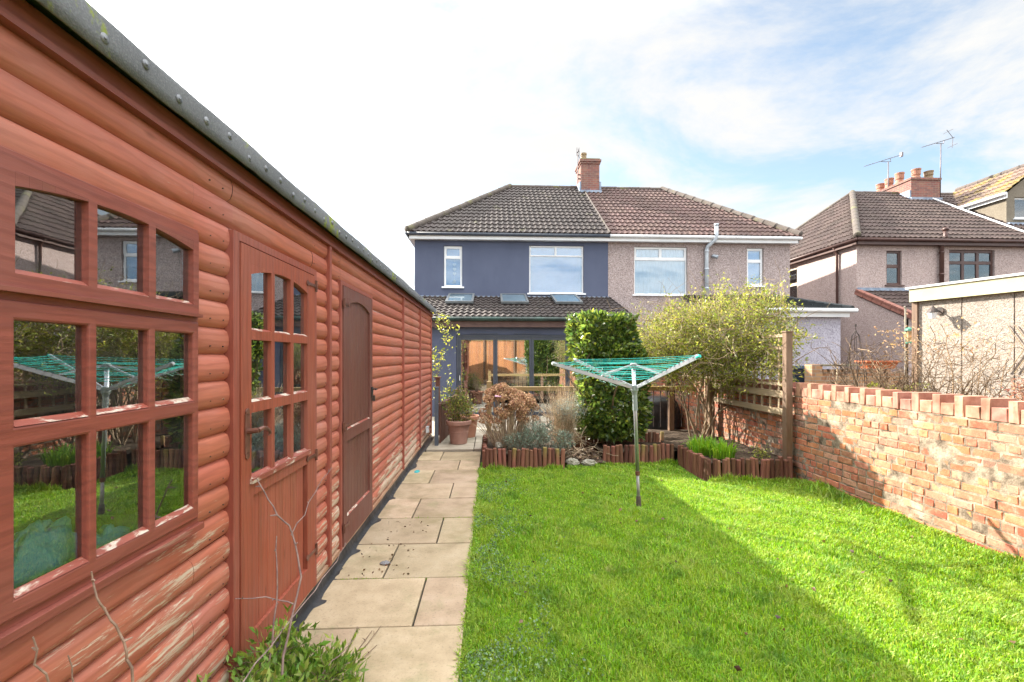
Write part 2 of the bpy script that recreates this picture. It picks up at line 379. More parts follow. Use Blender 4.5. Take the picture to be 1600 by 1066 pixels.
# roof: shallow pitch rising away from the garden
prof = [(-1.04,2.425),(-1.04,2.48),(-2.35,2.80),(-3.75,2.44),(-3.75,2.38),(-2.35,2.74)]
MB().prism([(x,-1.4,z) for x,z in prof], (0,10.36,0)).build('roof', M['felt'], shed)
fe = MB(); ys = np.linspace(-1.42, 8.98, 140); vs = []; fs = []
for i, y in enumerate(ys):
    a = .003*math.sin(y*7)+rng.uniform(-.0015,.0015); b = rng.uniform(-.002,.002)
    vs += [(-1.10, y, 2.502+a), (-1.034, y, 2.488+a), (-1.028+a, y, 2.477+a), (-1.027+a*.6, y, 2.42), (-1.029+a, y, 2.383+b), (-1.036+a, y, 2.383+b)]
for i in range(len(ys)-1):
    for k in range(5): fs.append((i*6+k, i*6+k+1, i*6+k+7, i*6+k+6))
fe.add(vs, fs)
cn = MB()
for k, y in enumerate(np.arange(-1.1, 8.9, .15)): cn.tube([(-1.03,y,2.435+.014*math.sin(k*2.3)),(-1.0245,y,2.435+.014*math.sin(k*2.3))], .014, 14); cn.tube([(-1.0245,y,2.435+.014*math.sin(k*2.3)),(-1.022,y,2.435+.014*math.sin(k*2.3))], .004, 8)
build_multi('felt_edge', [(fe, M['felt']), (cn, simple('galvanised', (.13,.14,.155),(.2,.21,.225),9,rough=.5,metal=.3))], shed, True)
MB().box(-1.125,-1.088,-1.4,8.95,2.345,2.41).build('fascia_board', M['frame'], shed, bevel=.003)
MB().box(-1.13,-1.075,-1.3,8.9,2.325,2.345).build('soffit_board', M['frame'], shed)
def arch_fill(mb, xf, t, ya, yb, ztop, zf, n=6):
    for i in range(n):
        a = ya+(yb-ya)*i/n; b = ya+(yb-ya)*(i+1)/n; za = min(zf(a), ztop-1e-4); zb = min(zf(b), ztop-1e-4)
        mb.prism([(xf,a,za),(xf,b,zb),(xf,b,ztop),(xf,a,ztop)], (-t,0,0))
def beads(mb, xf, ya, yb, z, d=.020, h=.015):
    """small sloped putty sill at the foot of a pane"""
    mb.prism([(xf+.001,ya,z+.0005),(xf-d,ya,z+.0005),(xf-d,ya,z+h)], (0,yb-ya,0))
# ---- window
win = MB(); win.sheet(lambda u,v,w:(-1.088-w,u,v), [1.045,1.8], [.91,2.035], [(1.085,1.765,.955,1.675),(1.085,1.765,1.705,2.01)], .045)
win.box(-1.09,-1.068,1.04,1.806,.893,.918)
wo_ = win.build('window', M['frame'], shed, bevel=.0025)
PY = [(1.117,1.312),(1.340,1.535),(1.565,1.757)]
for nm, z0, z1, rows, arch in (('lower_casement',.94,1.682,[(.985,1.338),(1.386,1.637)],0),('top_casement',1.70,2.022,[(1.745,1.985)],1)):
    c = MB(); holes = [(a,b,r0,r1) for a,b in PY for r0,r1 in rows]
    c.sheet(lambda u,v,w:(-1.078-w,u,v), [1.062,1.788], [z0,z1], holes, .034)
    if arch:
        for a,b in PY: arch_fill(c, -1.078, .034, a, b, 1.985, lambda y: 1.948+.036*(1-((y-1.437)/.33)**2))
    if arch: c.box(-1.078,-1.062,1.062,1.788,1.700,1.712)
    c.build(nm, M['frame'], wo_, bevel=.006)
    for a,b in PY:
        for r0,r1 in rows: bd = MB(); beads(bd, -1.079, a, b, r0); bd.build('glazing_bead', M['bead'], wo_)
MB().quad((-1.0975,1.09,.96),(-1.0975,1.775,.96),(-1.0975,1.775,1.66),(-1.0975,1.09,1.66)).build('glass', M['glass'], wo_)
MB().quad((-1.0975,1.09,1.72),(-1.0975,1.775,1.72),(-1.0975,1.775,2.005),(-1.0975,1.09,2.005)).build('glass', M['glass'], wo_)
# ---- glazed door
df = MB(); df.sheet(lambda u,v,w:(-1.085-w,u,v), [2.035,2.985], [.09,2.105], [(2.083,2.947,.08,2.068)], .05)
df.build('door_frame', M['framez'], shed, bevel=.002)
PD = [(2.174,2.37),(2.402,2.592),(2.628,2.825)]; RD = [(.985,1.289),(1.339,1.631),(1.675,1.985)]
d1 = MB(); d1.sheet(lambda u,v,w:(-1.080-w,u,v), [2.088,2.942], [.105,2.062], [(a,b,r0,r1) for a,b in PD for r0,r1 in RD]+[(2.19,2.825,.26,.90)], .04)
for a,b in PD: arch_fill(d1, -1.080, .04, a, b, 1.985, lambda y: 1.935+.049*(1-((y-2.5)/.33)**2))
d1o = d1.build('door', M['door'], shed, bevel=.002); 
pn = MB()
for i in range(7):
    a = 2.185+i*.088; pn.box(-1.115,-1.097,a+.0015,a+.0865,.25,.91)
pn.build('panel', M['door'], d1o, bevel=.002)
MB().quad((-1.101,2.16,.97),(-1.101,2.84,.97),(-1.101,2.84,2.0),(-1.101,2.16,2.0)).build('glass', M['glass'], d1o)
for a,b in PD:
    for r0,r1 in RD: bd = MB(); beads(bd, -1.081, a, b, r0, .018, .012); bd.build('glazing_bead', M['bead'], d1o)
MB().box(-1.081,-1.066,2.16,2.84,.962,.9845).build('weather_strip', M['bead'], d1o)
h = MB(); h.box(-1.079,-1.074,2.112,2.152,1.11,1.29); h.tube([(-1.076,2.132,1.21),(-1.025,2.132,1.215)], [.014,.011], 10)
h.tube([(-1.028,2.132,1.215),(-1.022,2.16,1.222),(-1.024,2.20,1.215),(-1.028,2.235,1.20),(-1.03,2.25,1.185),(-1.035,2.243,1.172)], [.012,.010,.009,.008,.008,.004], 8)
for z in (1.30,1.10): h.tube([(-1.079,2.132,z),(-1.074,2.132,z)], .017, 10)
h.build('handle', M['brownmetal'], d1o, bevel=.001)
def hinge(parent, y0, y1, z):
    b = MB(); b.box(-1.079,-1.074,min(y0,y1),max(y0,y1),z-.009,z+.009); b.box(-1.0785,-1.0735,y0-.012,y0+.012,z-.035,z+.035)
    b.tube([(-1.079,y1,z),(-1.073,y1,z)], .017, 8); b.tube([(-1.072,y0,z-.035),(-1.072,y0,z+.035)], .006, 6)
    return b.build('hinge', M['brownmetal'], parent)
for z in (2.0,.93,.33): hinge(d1o, 2.95, 2.82, z)
# ---- boarded door
df = MB(); df.sheet(lambda u,v,w:(-1.090-w,u,v), [3.475,4.40], [.09,2.13], [(3.513,4.357,.08,2.098)], .045)
df.build('door_frame', M['framez'], shed, bevel=.002)
d2 = MB(); d2.sheet(lambda u,v,w:(-1.082-w,u,v), [3.518,4.352], [.105,2.092], [(3.60,4.265,.31,.895),(3.60,4.265,.985,2.01)], .04)
arch_fill(d2, -1.082, .04, 3.60, 4.265, 2.01, lambda y: 1.95+.058*(1-((y-3.9325)/.3325)**2), 12)
d2o = d2.build('door', M['door2'], shed, bevel=.002); tag(d2o, 'dark brown boarded door'); tag(d1o, 'red half glazed door')
pn = MB()
for i in range(8):
    a = 3.595+i*.0845; pn.box(-1.115,-1.098,a+.0015,a+.083,.3,2.02)
pn.build('panel', M['door2'], d2o, bevel=.002)
for z in (.985,.31): bd = MB(); beads(bd, -1.083, 3.6, 4.265, z, .02, .012); bd.build('rail_bead', M['bead'], d2o)
for z in (1.96,1.02,.25): hinge(d2o, 3.505, 3.62, z)
lt = MB(); lt.box(-1.08,-1.07,4.30,4.345,1.17,1.27); lt.tube([(-1.07,4.325,1.25),(-1.03,4.325,1.25),(-1.03,4.27,1.25)], .007, 8); lt.box(-1.075,-1.05,4.31,4.335,1.14,1.19)
lt.build('latch', M['iron'], d2o)
shed.location.x -= .03
# things inside the shed, seen through the panes
bench = MB(); bench.box(-1.75,-1.16,.95,1.95,.86,.90); bench.box(-1.7,-1.64,.98,1.04,.07,.86); bench.box(-1.7,-1.64,1.84,1.9,.07,.86)
tag(bench.build('workbench', M['darkwood']), 'dark wooden workbench just inside the left shed window', 'workbench')
def crumple(c, r, seed, n=24, amp=.3):
    b = MB(); vs = []; fs = []
    for i in range(n+1):
        th = math.pi*i/n
        for j in range(n*2):
            ph = math.pi*j/n; d = Vector((math.sin(th)*math.cos(ph), math.sin(th)*math.sin(ph), math.cos(th)))
            k = 1 + amp*(abs(mnoise.noise(d*2.3+Vector((seed,0,0))))*1.6-.4) + amp*.4*mnoise.noise(d*6+Vector((0,seed,0)))
            z = d.z*k*r[2]
            vs.append((c[0]+d.x*k*r[0], c[1]+d.y*k*r[1], c[2]+max(z, -r[2]*.75)))
    m2 = n*2
    for i in range(n):
        for j in range(m2): fs.append((i*m2+j, (i+1)*m2+j, (i+1)*m2+(j+1) % m2, i*m2+(j+1) % m2))
    return b.add(vs, fs)
tag(crumple((-1.215,1.27,.95), (.055,.15,.15), 3).build('plastic_sack', M['bluebag'], smooth=True), 'crumpled blue plastic sack behind the lowest left shed pane', 'sack')
tag(crumple((-1.20,1.47,.925), (.05,.10,.09), 8).build('plastic_sack', M['bluebag'], smooth=True), 'flat blue plastic sheet beside the larger blue sack in the shed', 'sheet')
tag(crumple((-1.34,2.75,1.0), (.10,.2,.15), 5, amp=.6).build('garden_bag', simple('pale_bag',(.10,.16,.22),(.25,.33,.4),6)), 'bluish garden bag heaped behind the glass of the red door', 'bag')
bx = MB(); bx.box(-1.62,-1.22,2.2,3.05,.07,.9); tag(bx.build('storage_chest', M['darkwood']), 'dark chest standing inside the red glazed door', 'chest')
mb = MB(); mb.box(-1.10,-1.055,7.84,7.93,.25,.36); mo = mb.build('outdoor_socket', simple('pale_grey_plastic', (.5,.56,.6),(.62,.68,.7),5,rough=.4), bevel=.006)
tag(mo, 'pale blue grey plastic socket box low on the far end of the red shed', 'socket')
tag(crumple((-.98,6.15,.012), (.035,.07,.016), 4).build('glove', M['tealcloth']), 'small teal cloth glove lying on the path against the shed base', 'glove')
# ================================================================ GROUND, PATH, LAWN
m = Mat('soil_ground'); f = m.noise(7, detail=8); c = m.ramp(f, [(.3,(.035,.024,.016)),(.7,(.09,.065,.045))]); m.bump(m.noise(30, detail=6), .8, .03); M['soil'] = m.done(c, .95, .2)
m = Mat('turf_ground'); f = m.noise(5, detail=8); c = m.ramp(f, [(.3,(.06,.13,.012)),(.7,(.13,.24,.02))]); m.bump(m.noise(60, detail=6), .7, .02); M['turf'] = m.done(c, .95, .2)
g = MB(); g.quad((-150,-150,-.05),(150,-150,-.05),(150,250,-.05),(-150,250,-.05)); struct(g.build('ground', M['soil'], origin=(0,0,-.05)))
def gh(x, y): return .012*mnoise.noise(Vector((x*1.1, y*1.1, 0))) + .006*mnoise.noise(Vector((x*4, y*4, 3)))
vs = []; fs = []; xs = np.linspace(-.14, 3.95, 60); ysl = np.linspace(-3.2, 6.75, 130)
for y in ysl:
    for x in xs: vs.append((x, y, gh(x, y)-.008))
n = len(xs)
for i in range(len(ysl)-1):
    for j in range(n-1): fs.append((i*n+j, i*n+j+1, (i+1)*n+j+1, (i+1)*n+j))
lg = MB().add(vs, fs); struct(lg.build('lawn_ground', M['turf'], smooth=True))
m = Mat('paving_stone'); isl = m.island()
c = m.ramp(m.noise(3.5, detail=8, rough=.62), [(.25,(.24,.18,.115)),(.5,(.375,.29,.195)),(.75,(.45,.36,.26))]); c = m.vary(c, isl, .80, 1.08, .012)
c = m.mix(m.rng(m.noise(1.7, detail=7, rough=.7, off=(3,3,1)), .48, .68, 0, .75), c, (.19,.155,.08))
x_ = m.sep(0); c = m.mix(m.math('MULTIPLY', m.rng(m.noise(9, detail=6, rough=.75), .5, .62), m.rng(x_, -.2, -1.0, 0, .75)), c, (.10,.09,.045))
c = m.mix(m.rng(m.noise(2.6, detail=8, rough=.75, off=(9,1,4)), .54, .7, 0, .6), c, (.20,.20,.10)); gx = m.rng(m.noise(70, detail=5, rough=.8), .54, .66, 0, .55); c = m.mix(gx, c, (.14,.11,.08))
m.bump(m.noise(9, detail=7), .35, .012); m.bump(m.noise(75, detail=4), .3, .004); M['slab'] = m.done(c, .85, .3)
def slabs(rows, x0, x1, z, mat, name, gap=.006):
    b = MB()
    for k, (ya, yb, cuts) in enumerate(rows):
        e = [x1]+[x1-c for c in cuts]+[x0]
        for i in range(len(e)-1):
            dz = rng.uniform(-.0025,.0025)
            b.box(e[i+1]+gap, e[i]-gap, ya+gap, yb-gap, z-.05, z+dz)
    return struct(b.build(name, mat, bevel=.005, origin=(x0, 0, 0)))
Y = [-1.6,-.98,-.38,.23,.83,1.43,2.03,2.626,3.205,3.79,4.39,4.99,5.59,6.24,6.82,7.44]
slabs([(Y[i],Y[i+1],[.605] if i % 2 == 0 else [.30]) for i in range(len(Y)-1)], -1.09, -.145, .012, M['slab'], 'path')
jb = MB().quad((-1.12,-2,-.012),(-.15,-2,-.012),(-.15,7.45,-.012),(-1.12,7.45,-.012)); struct(jb.build('path_bed', simple('dark_joint',(.02,.018,.013),(.05,.045,.03),20)))
m = Mat('patio_stone'); c = m.ramp(m.noise(4, detail=7), [(.3,(.25,.22,.17)),(.7,(.40,.36,.29))]); c = m.vary(c, m.island(), .85, 1.12, .01); m.bump(m.noise(40), .3, .004); M['patio'] = m.done(c, .85, .3)
rows = [(7.47,8.02,[.13]),(8.02,8.6,[.13])]
slabs(rows, -1.05, -.14, .045, M['patio'], 'path_end')
rows = [(8.6+.6*i, 9.2+.6*i, [.6*k+(.3 if i % 2 else 0) for k in range(1,8)]) for i in range(5)]
slabs(rows, -2.2, 3.85, .045, M['patio'], 'patio')
MB_s = MB().quad((-2.2,8.55,.0),(3.9,8.55,.0),(3.9,11.65,.0),(-2.2,11.65,.0)); struct(MB_s.build('patio_bed', M['soil']))
# ---- grass blades (one mass nobody could count)
M['grass'] = leafmat('grass_blade', [(.10,.25,.014),(.17,.34,.020),(.25,.41,.026),(.13,.28,.02),(.38,.42,.08)], rough=.5, transl=.42, hue=.014, var=.42)
m_ = M['grass']; t_ = m_.node_tree; pb = [n for n in t_.nodes if n.type == 'BSDF_PRINCIPLED'][0]; src = pb.inputs['Base Color'].links[0].from_socket
tcn = [n for n in t_.nodes if n.type == 'TEX_COORD'][0]
def patch(scale, lo, hi, colr, amt, src, off):
    mpn = t_.nodes.new('ShaderNodeMapping'); t_.links.new(tcn.outputs['Object'], mpn.inputs[0]); mpn.inputs['Location'].default_value = off
    nn = t_.nodes.new('ShaderNodeTexNoise'); t_.links.new(mpn.outputs[0], nn.inputs['Vector']); nn.inputs['Scale'].default_value = scale; nn.inputs['Detail'].default_value = 5; nn.inputs['Roughness'].default_value = .7
    rr = t_.nodes.new('ShaderNodeMapRange'); t_.links.new(nn.outputs[0], rr.inputs[0]); rr.inputs[1].default_value = lo; rr.inputs[2].default_value = hi; rr.inputs[4].default_value = amt
    mm = t_.nodes.new('ShaderNodeMix'); mm.data_type = 'RGBA'; t_.links.new(rr.outputs[0], mm.inputs[0]); t_.links.new(src, mm.inputs[6]); mm.inputs[7].default_value = (*colr, 1); return mm.outputs[2]
src = patch(2.2, .48, .66, (.32,.40,.06), .6, src, (0,0,0)); src = patch(3.4, .54, .68, (.07,.19,.02), .75, src, (5,2,0)); src = patch(14, .58, .7, (.34,.32,.13), .65, src, (1,2,0))
t_.links.new(src, pb.inputs['Base Color']); [t_.links.new(src, n.inputs['Color']) for n in t_.nodes if n.type == 'HUE_SAT' and abs(n.inputs['Value'].default_value-1.5) < .01]
def blades(n, xr, yr, hmin, hmax, wpow=1.6, wd=.0022, dens=None, lean=.5, clump=None):
    out = []; got = 0
    while got < n:
        k = n*2; x = rng.uniform(xr[0], xr[1], k); y = yr[0]+(yr[1]-yr[0])*rng.uniform(0,1,k)**wpow
        keep = np.ones(k, bool)
        if dens is not None: keep = rng.uniform(0,1,k) < dens(x, y)
        out.append(np.stack([x[keep], y[keep]], 1)); got += keep.sum()
    p = np.concatenate(out)[:n]; x = p[:,0]; y = p[:,1]
    z = .012*np.sin(x*2.1+1)*np.sin(y*1.7)*.3
    cl = .5+.25*np.sin(x*5.1+np.sin(y*4.3)*1.7)+.25*np.sin(y*6.3+np.sin(x*3.9)*2.1)+.2*np.sin(x*17+y*13)
    h = (hmin+(hmax-hmin)*rng.beta(1.6,3,n))*(.55+.85*np.clip(cl,0,1.2)**1.5)
    a = rng.uniform(0, 2*np.pi, n); ln = h*lean*rng.uniform(.1,1.3,n)
    dx = np.cos(a)*ln; dy = np.sin(a)*ln
    b = a+np.pi/2+rng.uniform(-.6,.6,n); dd = np.sqrt(x*x+y*y); wq = (wd+.00035*dd)*rng.uniform(.6,1.3,n)
    wx = np.cos(b)*wq; wy = np.sin(b)*wq
    v = np.zeros((n,5,3)); zb = z-.012
    v[:,0] = np.stack([x-wx, y-wy, zb],1); v[:,1] = np.stack([x+wx, y+wy, zb],1)
    v[:,2] = np.stack([x-wx*.75+dx*.35, y-wy*.75+dy*.35, z+h*.6],1); v[:,3] = np.stack([x+wx*.75+dx*.35, y+wy*.75+dy*.35, z+h*.6],1)
    v[:,4] = np.stack([x+dx, y+dy, z+h*(1-.25*lean*rng.uniform(0,1,n))],1)
    i = (np.arange(n)*5)[:,None]; t = np.concatenate([i+np.array([[0,1,3]]), i+np.array([[0,3,2]]), i+np.array([[2,3,4]])],1).reshape(-1,3)
    return v.reshape(-1,3), t
def merge(parts):
    V = []; T = []; b = 0
    for v, t in parts: V.append(v); T.append(t+b); b += len(v)
    return np.concatenate(V), np.concatenate(T)
edge = lambda x, y: np.clip((x+.16)/.06, .0, 1)
def lawnd(x, y):
    inb = (y > 6.22) & (x < 1.08)
    inb |= (y > 6.42) & (x > 1.55)
    inb |= (y > 5.48) & (x > 2.62)
    vis = x < 1.45*y + .4
    cl = .62+.3*np.sin(x*7.3+np.sin(y*5.1)*2)*np.sin(y*8.1+np.sin(x*4.7)*2)+.2*np.sin(x*19+y*7)*np.sin(y*23-x*5)
    return np.where(inb | ~vis, 0, 1)*edge(x, y)*np.clip(cl,.25,1)
gp = [blades(300000, (-.15,3.93), (1.75,6.6), .014, .050, 1.45, dens=lawnd, lean=.85),
      blades(26000, (-.15,3.93), (-2.8,1.9), .02, .05, 1, wd=.005),
      blades(9000, (3.72,3.94), (2.4,5.5), .035, .085, 1, wd=.0022, dens=lambda x,y: np.clip((x-3.7)*5,0,1), lean=.8),
      blades(5000, (-.165,-.08), (1.8,6.3), .02, .06, 1.3, lean=1.4), blades(260, (-.75,-.735), (2.03,2.6), .008,.03, 1, wd=.0015), blades(500, (-1.04,-.15), (3.196,3.212), .006,.02, 1, wd=.0015), blades(400, (-1.04,-.15), (4.382,4.398), .006,.025, 1, wd=.0015),
      blades(900, (-.05,1.0), (6.2,6.29), .03,.1, 1), blades(900, (2.7,3.8), (5.47,5.55), .03,.12, 1), blades(700, (1.6,2.7), (6.4,6.48), .03,.1, 1),
      blades(260, (3.6,3.9), (4.3,5.5), .07,.16, 1, lean=1.3)]
k = 7000; x = rng.uniform(-.1,3.9,k); y = 1.75+4.8*rng.uniform(0,1,k)**1.45; kp = lawnd(x,y) > .5; x, y = x[kp], y[kp]
v, t = merge(gp); go = mesh_np('grass', v, t, M['grass'], origin=(1.9,3,0)); tag(go, 'bright green mown lawn grass of the back garden', 'grass', kind='stuff')
# fallen leaves and small white petals on the lawn
M['deadleaf'] = leafmat('dead_leaf', [(.05,.025,.012),(.10,.05,.022),(.15,.09,.04)], transl=.1)
def leafcloud(P, size, aspect=.42, up=.0, dirs=None, fold=.25, jitter=.35):
    """leaf-sized folded faces at points P; optional preferred direction of each leaf"""
    n = len(P); d = rng.normal(size=(n,3))
    if dirs is not None: d = d*.55 + dirs
    d[:,2] += up; d /= np.linalg.norm(d, axis=1)[:,None]
    q = rng.normal(size=(n,3)); sdd = np.cross(d, q); sdd /= np.linalg.norm(sdd, axis=1)[:,None]; nn = np.cross(sdd, d)
    L = (size*rng.uniform(1-jitter, 1+jitter, n))[:,None]; W_ = L*aspect*.5
    v = np.zeros((n,4,3)); v[:,0] = P; v[:,1] = P+d*L*.45+sdd*W_+nn*W_*fold; v[:,2] = P+d*L; v[:,3] = P+d*L*.45-sdd*W_+nn*W_*fold
    i = (np.arange(n)*4)[:,None]; t = np.concatenate([i+np.array([[0,1,2]]), i+np.array([[0,2,3]])],1).reshape(-1,3)
    return v.reshape(-1,3), t
P = np.stack([rng.uniform(0,3.6,70), rng.uniform(2.1,6,70), rng.uniform(.025,.04,70)],1); dd = np.zeros((70,3)); dd[:,:2] = rng.normal(size=(70,2))*2
v, t = leafcloud(P, .034, .7, dirs=dd, fold=.5); tag(mesh_np('fallen_leaves', v, t, M['deadleaf']), 'scattered brown fallen leaves lying on the lawn', 'leaves', kind='stuff')
P = np.stack([rng.uniform(-1.0,-.55,60), rng.uniform(3.2,4.3,60), np.full(60,.016)],1); dd = np.zeros((60,3)); dd[:,:2] = rng.normal(size=(60,2))*3
v, t = leafcloud(P, .02, .7, dirs=dd, fold=0.05); tag(mesh_np('soil_crumbs', v, t, M['deadleaf']), 'dark crumbs and leaf bits on the path slabs near the shed', 'litter', kind='stuff')
tag(crumple((-.78,3.42,.02), (.035,.025,.014), 12).build('pebble', simple('grey_pebble',(.12,.12,.13),(.25,.25,.26),8), smooth=True), 'small grey pebble on the path slabs beside the shed', 'stone')
n_ = 6500; P = np.stack([-.14+rng.beta(1.1,3.5,n_)*.9, 1.9+4*rng.uniform(0,1,n_)**1.5, rng.uniform(.008,.036,n_)],1); kk = np.sin(P[:,0]*11+np.sin(P[:,1]*4)*2)+np.sin(P[:,1]*6.3) > -.1; P = P[kk]; dd = np.zeros(P.shape); dd[:,:2] = rng.normal(size=(len(P),2))*1.5
v, t = leafcloud(P, .014, .9, up=.2, dirs=dd); tag(mesh_np('clover', v, t, leafmat('clover_leaf',[(.10,.19,.08),(.2,.30,.16),(.09,.17,.05)])), 'pale low clover along the lawn edge beside the path', 'clover', kind='stuff')
# ================================================================ BRICK GARDEN WALL
m = Mat('old_brick'); isl = m.island()
c = m.ramp(isl, [(0,(.36,.105,.052)),(.25,(.41,.135,.07)),(.5,(.44,.16,.09)),(.7,(.44,.185,.115)),(.82,(.47,.24,.165)),(.92,(.33,.13,.08)),(1,(.27,.15,.11))])
c = m.vary(c, m.math('FRACT', m.math('MULTIPLY', isl, 9.1)), .68, 1.05, .012)
c = m.mix(m.rng(m.noise(16, detail=7, rough=.7), .45, .75, 0, .55), c, (.52,.32,.19))
c = m.mix(m.rng(m.noise(3.1, detail=7, rough=.7, off=(3,1,2)), .56, .72, 0, .7), c, (.50,.42,.34))
c = m.mix(m.rng(m.noise(38, detail=5, rough=.7, off=(1,1,2)), .58, .66, 0, .85), c, (.12,.07,.045))
c = m.mix(m.rng(m.noise(2.1, detail=8, rough=.75, off=(8,3,2)), .60, .70, 0, .55), c, (.16,.13,.10))
m.bump(m.noise(22, detail=7, rough=.7), .8, .008); M['brick'] = m.done(c, .9, .25)
M['spall'] = simple('crumbling_brick', (.42,.13,.04), (.62,.27,.09), 25, rough=.95, bump=1, bs=30, bd=.02)
m = Mat('old_mortar'); c = m.ramp(m.noise(9, detail=8, rough=.7), [(.35,(.07,.05,.035)),(.6,(.30,.24,.18)),(.8,(.45,.39,.31))]); m.bump(m.noise(45, detail=5), .9, .008); M['mortar'] = m.done(c, .95, .2)
M['coping'] = simple('coping_brick', (.27,.115,.075), (.43,.23,.165), 9, rough=.9, bump=.5, bs=30, island=.2, hue=.01)
def brick(b, x0, x1, y0, y1, z0, z1, ch=.006, jit=.003, depth=0):
    """weathered brick: its -X face is chamfered and slightly uneven"""
    j = lambda: rng.uniform(-jit, jit)
    xo = x0+depth
    vs = [(xo+ch,y0,z0),(xo+ch,y1,z0),(xo+ch,y1,z1),(xo+ch,y0,z1)]
    f = [(y0+ch,z0+ch),((y0+y1)/2,z0+ch),(y1-ch,z0+ch),(y1-ch,z1-ch),((y0+y1)/2,z1-ch),(y0+ch,z1-ch)]
    vs += [(xo+j(), y+j()*.6, z+j()*.6) for y, z in f]
    vs += [(x1,y0,z0),(x1,y1,z0),(x1,y1,z1),(x1,y0,z1)]
    b.add(vs, [(4,9,8,5),(5,8,7,6),(0,4,5,6,1),(1,6,7,2),(2,7,8,9,3),(3,9,4,0),(0,1,11,10),(1,2,12,11),(2,3,13,12),(3,0,10,13)])
WX = 3.93; WY0, WY1 = -3.0, 11.55
wall = thing('brick_wall', 'weathered red brick garden wall with a castellated brick on edge top', 'wall', (WX+.1, 4.2, 0))
bk = MB(); spb = MB(); CH = .0755
holes = {(4.02,7),(4.05,9),(3.6,6),(3.55,5),(3.9,3)}
for r in range(14):
    z = -.01+r*CH; y = WY0 + (.113 if r % 2 else 0) + rng.uniform(-.02,.02); head = (r % 4 == 3)
    while y < WY1:
        L = .104 if (head or rng.uniform() < .14) else .216
        L *= rng.uniform(.96, 1.03)
        if y < 12 and y+L > WY0:
            zz = z+rng.uniform(-.002,.002)
            sp_ = (2.6 < y < 5.2 and rng.uniform() < .05)
            if sp_: brick(spb, WX, WX+.09, y, y+L-.011, zz, zz+CH-.011, jit=.010, depth=rng.uniform(.012,.028), ch=.004)
            else: brick(bk, WX, WX+.09, y, y+L-.011, zz, zz+CH-.011, depth=rng.uniform(-.002,.004))
        y += L
bko = bk.build('brickwork', M['brick'], wall); spb.build('spalled_brickwork', M['spall'], wall)
mt = MB(); ys = np.linspace(WY0, WY1, 200); vs = []; fs = []; zs = np.linspace(-.05, 1.05, 16)
for y in ys:
    for z in zs: vs.append((WX+.0055+rng.uniform(-.0025,.0025)-.0075*max(0, mnoise.noise(Vector((y*1.7,z*2.5,4)))+.05), y, z))
n = len(zs)
for i in range(len(ys)-1):
    for j in range(n-1): fs.append((i*n+j, i*n+j+1, (i+1)*n+j+1, (i+1)*n+j))
mt.add(vs, fs); mt.box(WX+.012, WX+.215, WY0, WY1, -.05, 1.05); mt.build('mortar', M['mortar'], wall)
cp = MB(); y = WY0
while y < WY1-.2:
    y0_ = y; y += rng.uniform(-.006,.006); a = rng.uniform(-.007,.007); brick(cp, WX-.004+a, WX+.22, y, y+.066+a, 1.05, 1.216+a, ch=.003, jit=.004)
    a = rng.uniform(-.004,.004); brick(cp, WX-.002+a, WX+.215, y+.074, y+.186+a, 1.052, 1.155+a*1.5, ch=.003, jit=.004); y = y0_
    y += .2
for v in range(1): pass
cp.build('coping', M['coping'], wall)
# ================================================================ LOG ROLL EDGING
m = Mat('edging_log', 'Object'); f = m.noise(3, (8,8,1), 6, .65)
oi = m.n('ShaderNodeObjectInfo'); c = m.ramp(f, [(.3,(.10,.042,.027)),(.7,(.22,.10,.065))]); c = m.vary(c, oi.outputs['Random'], .55, 1.45, .015)
c = m.mix(m.math('MULTIPLY', m.math('GREATER_THAN', oi.outputs['Random'], .92), m.rng(m.sep(2), .08, .26, 0, .6)), c, (.20,.20,.05))
m.bump(m.noise(5, (10,10,1), 6), .5, .006); M['log'] = m.done(c, .8, .3)
def log_mesh():
    b = MB(); b.lathe((0,0,-.06), [(.0285,0),(.030,.04),(.029,.30),(.030,.325),(.026,.335)], 12)
    me = bpy.data.meshes.new('log'); me.from_pydata(b.v, [], b.f); me.materials.append(M['log']); return me
LOGM = log_mesh()
def edging(label, pts, top=0.0, group='log roll edgings round the flower beds'):
    t = thing('log_edging', label, 'edging', (*pts[0], 0), group); k = 0
    for a, b in zip(pts[:-1], pts[1:]):
        a = Vector(a); b = Vector(b); n = max(1, int((b-a).length/.0605))
        for i in range(n):
            p = a+(b-a)*(i+.5)/n; o = bpy.data.objects.new('log', LOGM); C.objects.link(o); o.parent = t
            o.location = (p.x-pts[0][0], p.y-pts[0][1], top+rng.uniform(-.024,.012)); o.rotation_euler = (rng.uniform(-.06,.06), rng.uniform(-.06,.06), rng.uniform(0,6)); o.scale = (1, 1, rng.uniform(.97,1.02)); k += 1
    return t
edging('brown log roll edging round the hydrangea bed beside the path', [(-.08,7.6),(-.08,6.33),(1.04,6.33)])
edging('low brown log roll edging in front of the clipped evergreen', [(1.62,6.52),(2.68,6.52)])
edging('second log roll edging set back at the foot of the clipped evergreen', [(1.35,7.25),(2.8,7.25)], .06)
edging('log roll edging round the corner bed of daffodil leaves by the brick wall', [(2.74,6.5),(2.72,5.6),(3.84,5.6)])
def soilbed(x0, x1, y0, y1, z, name):
    vs = []; fs = []; nx = 22; ny = 22
    for i in range(nx):
        for j in range(ny):
            x = x0+(x1-x0)*i/(nx-1); y = y0+(y1-y0)*j/(ny-1); vs.append((x,y,z+.03*mnoise.noise(Vector((x*4,y*4,z)))+rng.uniform(-.008,.008)))
    for i in range(nx-1):
        for j in range(ny-1): fs.append((i*ny+j,(i+1)*ny+j,(i+1)*ny+j+1,i*ny+j+1))
    return struct(MB().add(vs, fs).build(name, M['soil']))
